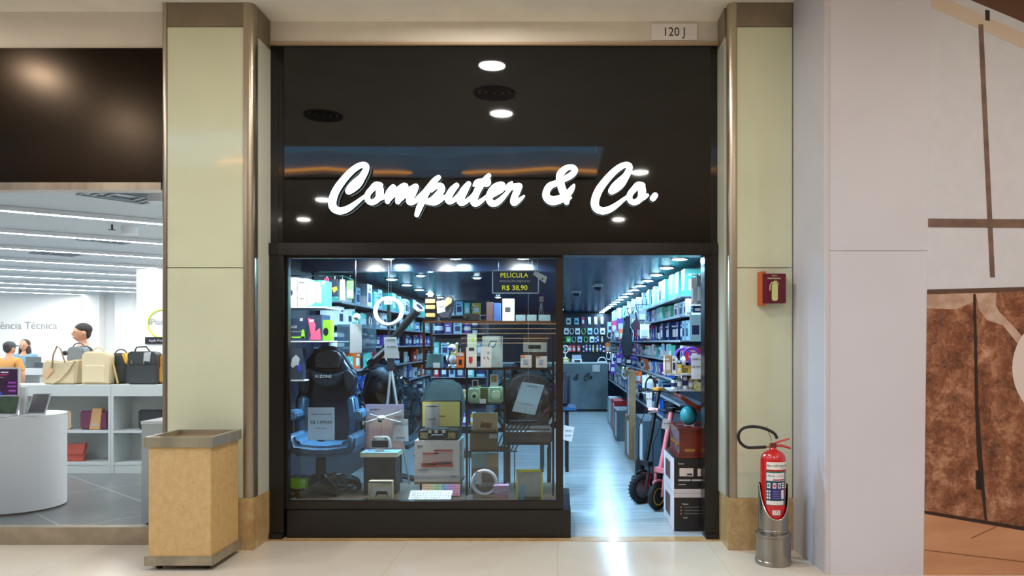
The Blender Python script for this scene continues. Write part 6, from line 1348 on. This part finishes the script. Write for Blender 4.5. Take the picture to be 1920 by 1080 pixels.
L1 = wrap(-.8, 1.0, zz(881), zz(867), mat((232,228,220), .5), 'white_sticker'); wtext('BarraShopping', .1, zz(873.5), .026, mat((40,80,70), .5), 2, L1); wtext('MULTIPLAN', .62, zz(878.5), .009, INK, 2, L1)
L2 = wrap(-.88, .8, zz(948), zz(884), mat((28,96,84), .4), 'green_label')
W2 = mat((226,222,222), .5)
wrap(-.8, .72, zz(902), zz(887), W2, 'label_panel', k=2, par=L2); wrap(-.3, .7, zz(901), zz(899), mat((180,40,60), .5), 'label_stripe', k=3, par=L2); wtext('ÁGUA', -.42, zz(893), .018, INK, 3, L2); wtext('ANTES DE USAR', .3, zz(893), .008, mat((180,40,60), .5), 3, L2)
wrap(-.8, .72, zz(938), zz(904), mat((38,38,98), .4), 'label_panel', k=2, par=L2)
for i, (a, c) in enumerate(((-.62,(60,150,110)),(-.18,(200,70,90)),(.2,(70,110,180)))):
    wrap(a-.12, a+.14, zz(916), zz(906), mat((230,220,225), .5), 'pictogram', k=3, par=L2); wrap(a-.07, a+.09, zz(914), zz(908), mat(c, .5), 'pictogram', k=4, par=L2)
for i in range(3):
    for j in range(2): wrap(-.78+j*.17, -.66+j*.17, zz(924+i*6), zz(920+i*6), W2, 'pictogram', k=3, par=L2)
for i in range(5): wrap(-.32, .28, zz(921.5+i*3.4), zz(920.5+i*3.4), mat((120,120,190), .5), 'text_line', k=3, par=L2)
wrap(.36, .62, zz(936), zz(919), W2, 'label_panel', k=3, par=L2)
for i in range(3): wrap(.42, .68, zz(908+i*4), zz(905.5+i*4), W2, 'text_line', k=3, par=L2)
wrap(-.8, .6, zz(947), zz(939.5), W2, 'label_panel', k=2, par=L2)
wrap(.86, 1.1, zz(905), zz(890), mat((110,190,214), .5), 'blue_tab'); wrap(.86, 1.1, zz(917), zz(905.5), mat((200,200,50), .5), 'yellow_tab')
L3 = wrap(-.32, .28, zz(966), zz(957), W2, 'number_sticker'); wtext('171', -.02, zz(961.5), .028, INK, 2, L3)
hz = .84
MB().lathe([(.022,0),(.026,.008),(.024,.03),(.014,.036)], 20, (ex, ey, hz-.004)).build('valve', mat((130,60,60), .4, .6), fe, smooth=True)
MB().tube([(ex-.005, ey, hz+.02), (ex+.05, ey-.01, hz+.045), (ex+.115, ey-.015, hz+.062)], [.007,.008,.006], 8).build('upper_lever', RED, fe, smooth=True)
MB().tube([(ex+.005, ey, hz+.012), (ex+.06, ey-.01, hz+.012), (ex+.118, ey-.015, hz-.004), (ex+.125, ey-.015, hz-.012)], [.009,.01,.008,.004], 8).build('carry_handle', RED, fe, smooth=True)
hp = [(1436,838),(1420,839),(1402,839),(1391,833),(1385,823),(1386,811),(1394,803),(1408,800),(1424,801),(1440,806),(1452,813),(1457,822)]
MB().tube([p for p in [P(x, y, ey-.02) for x, y, _ in catmull([(a, b, 0) for a, b in hp], 5)]], .011, 12).build('hose', BLACK, fe, smooth=True)
MB().tube([P(1435,838,ey-.02), (ex-.012, ey, hz+.008)], .009, 10).build('hose_coupling', mat((180,160,110), .3, .8), fe)
MB().tube([P(1437,799,ey-.02), P(1447,826,ey-.02)], .002, 6).build('safety_pin_wire', BLACK, fe)
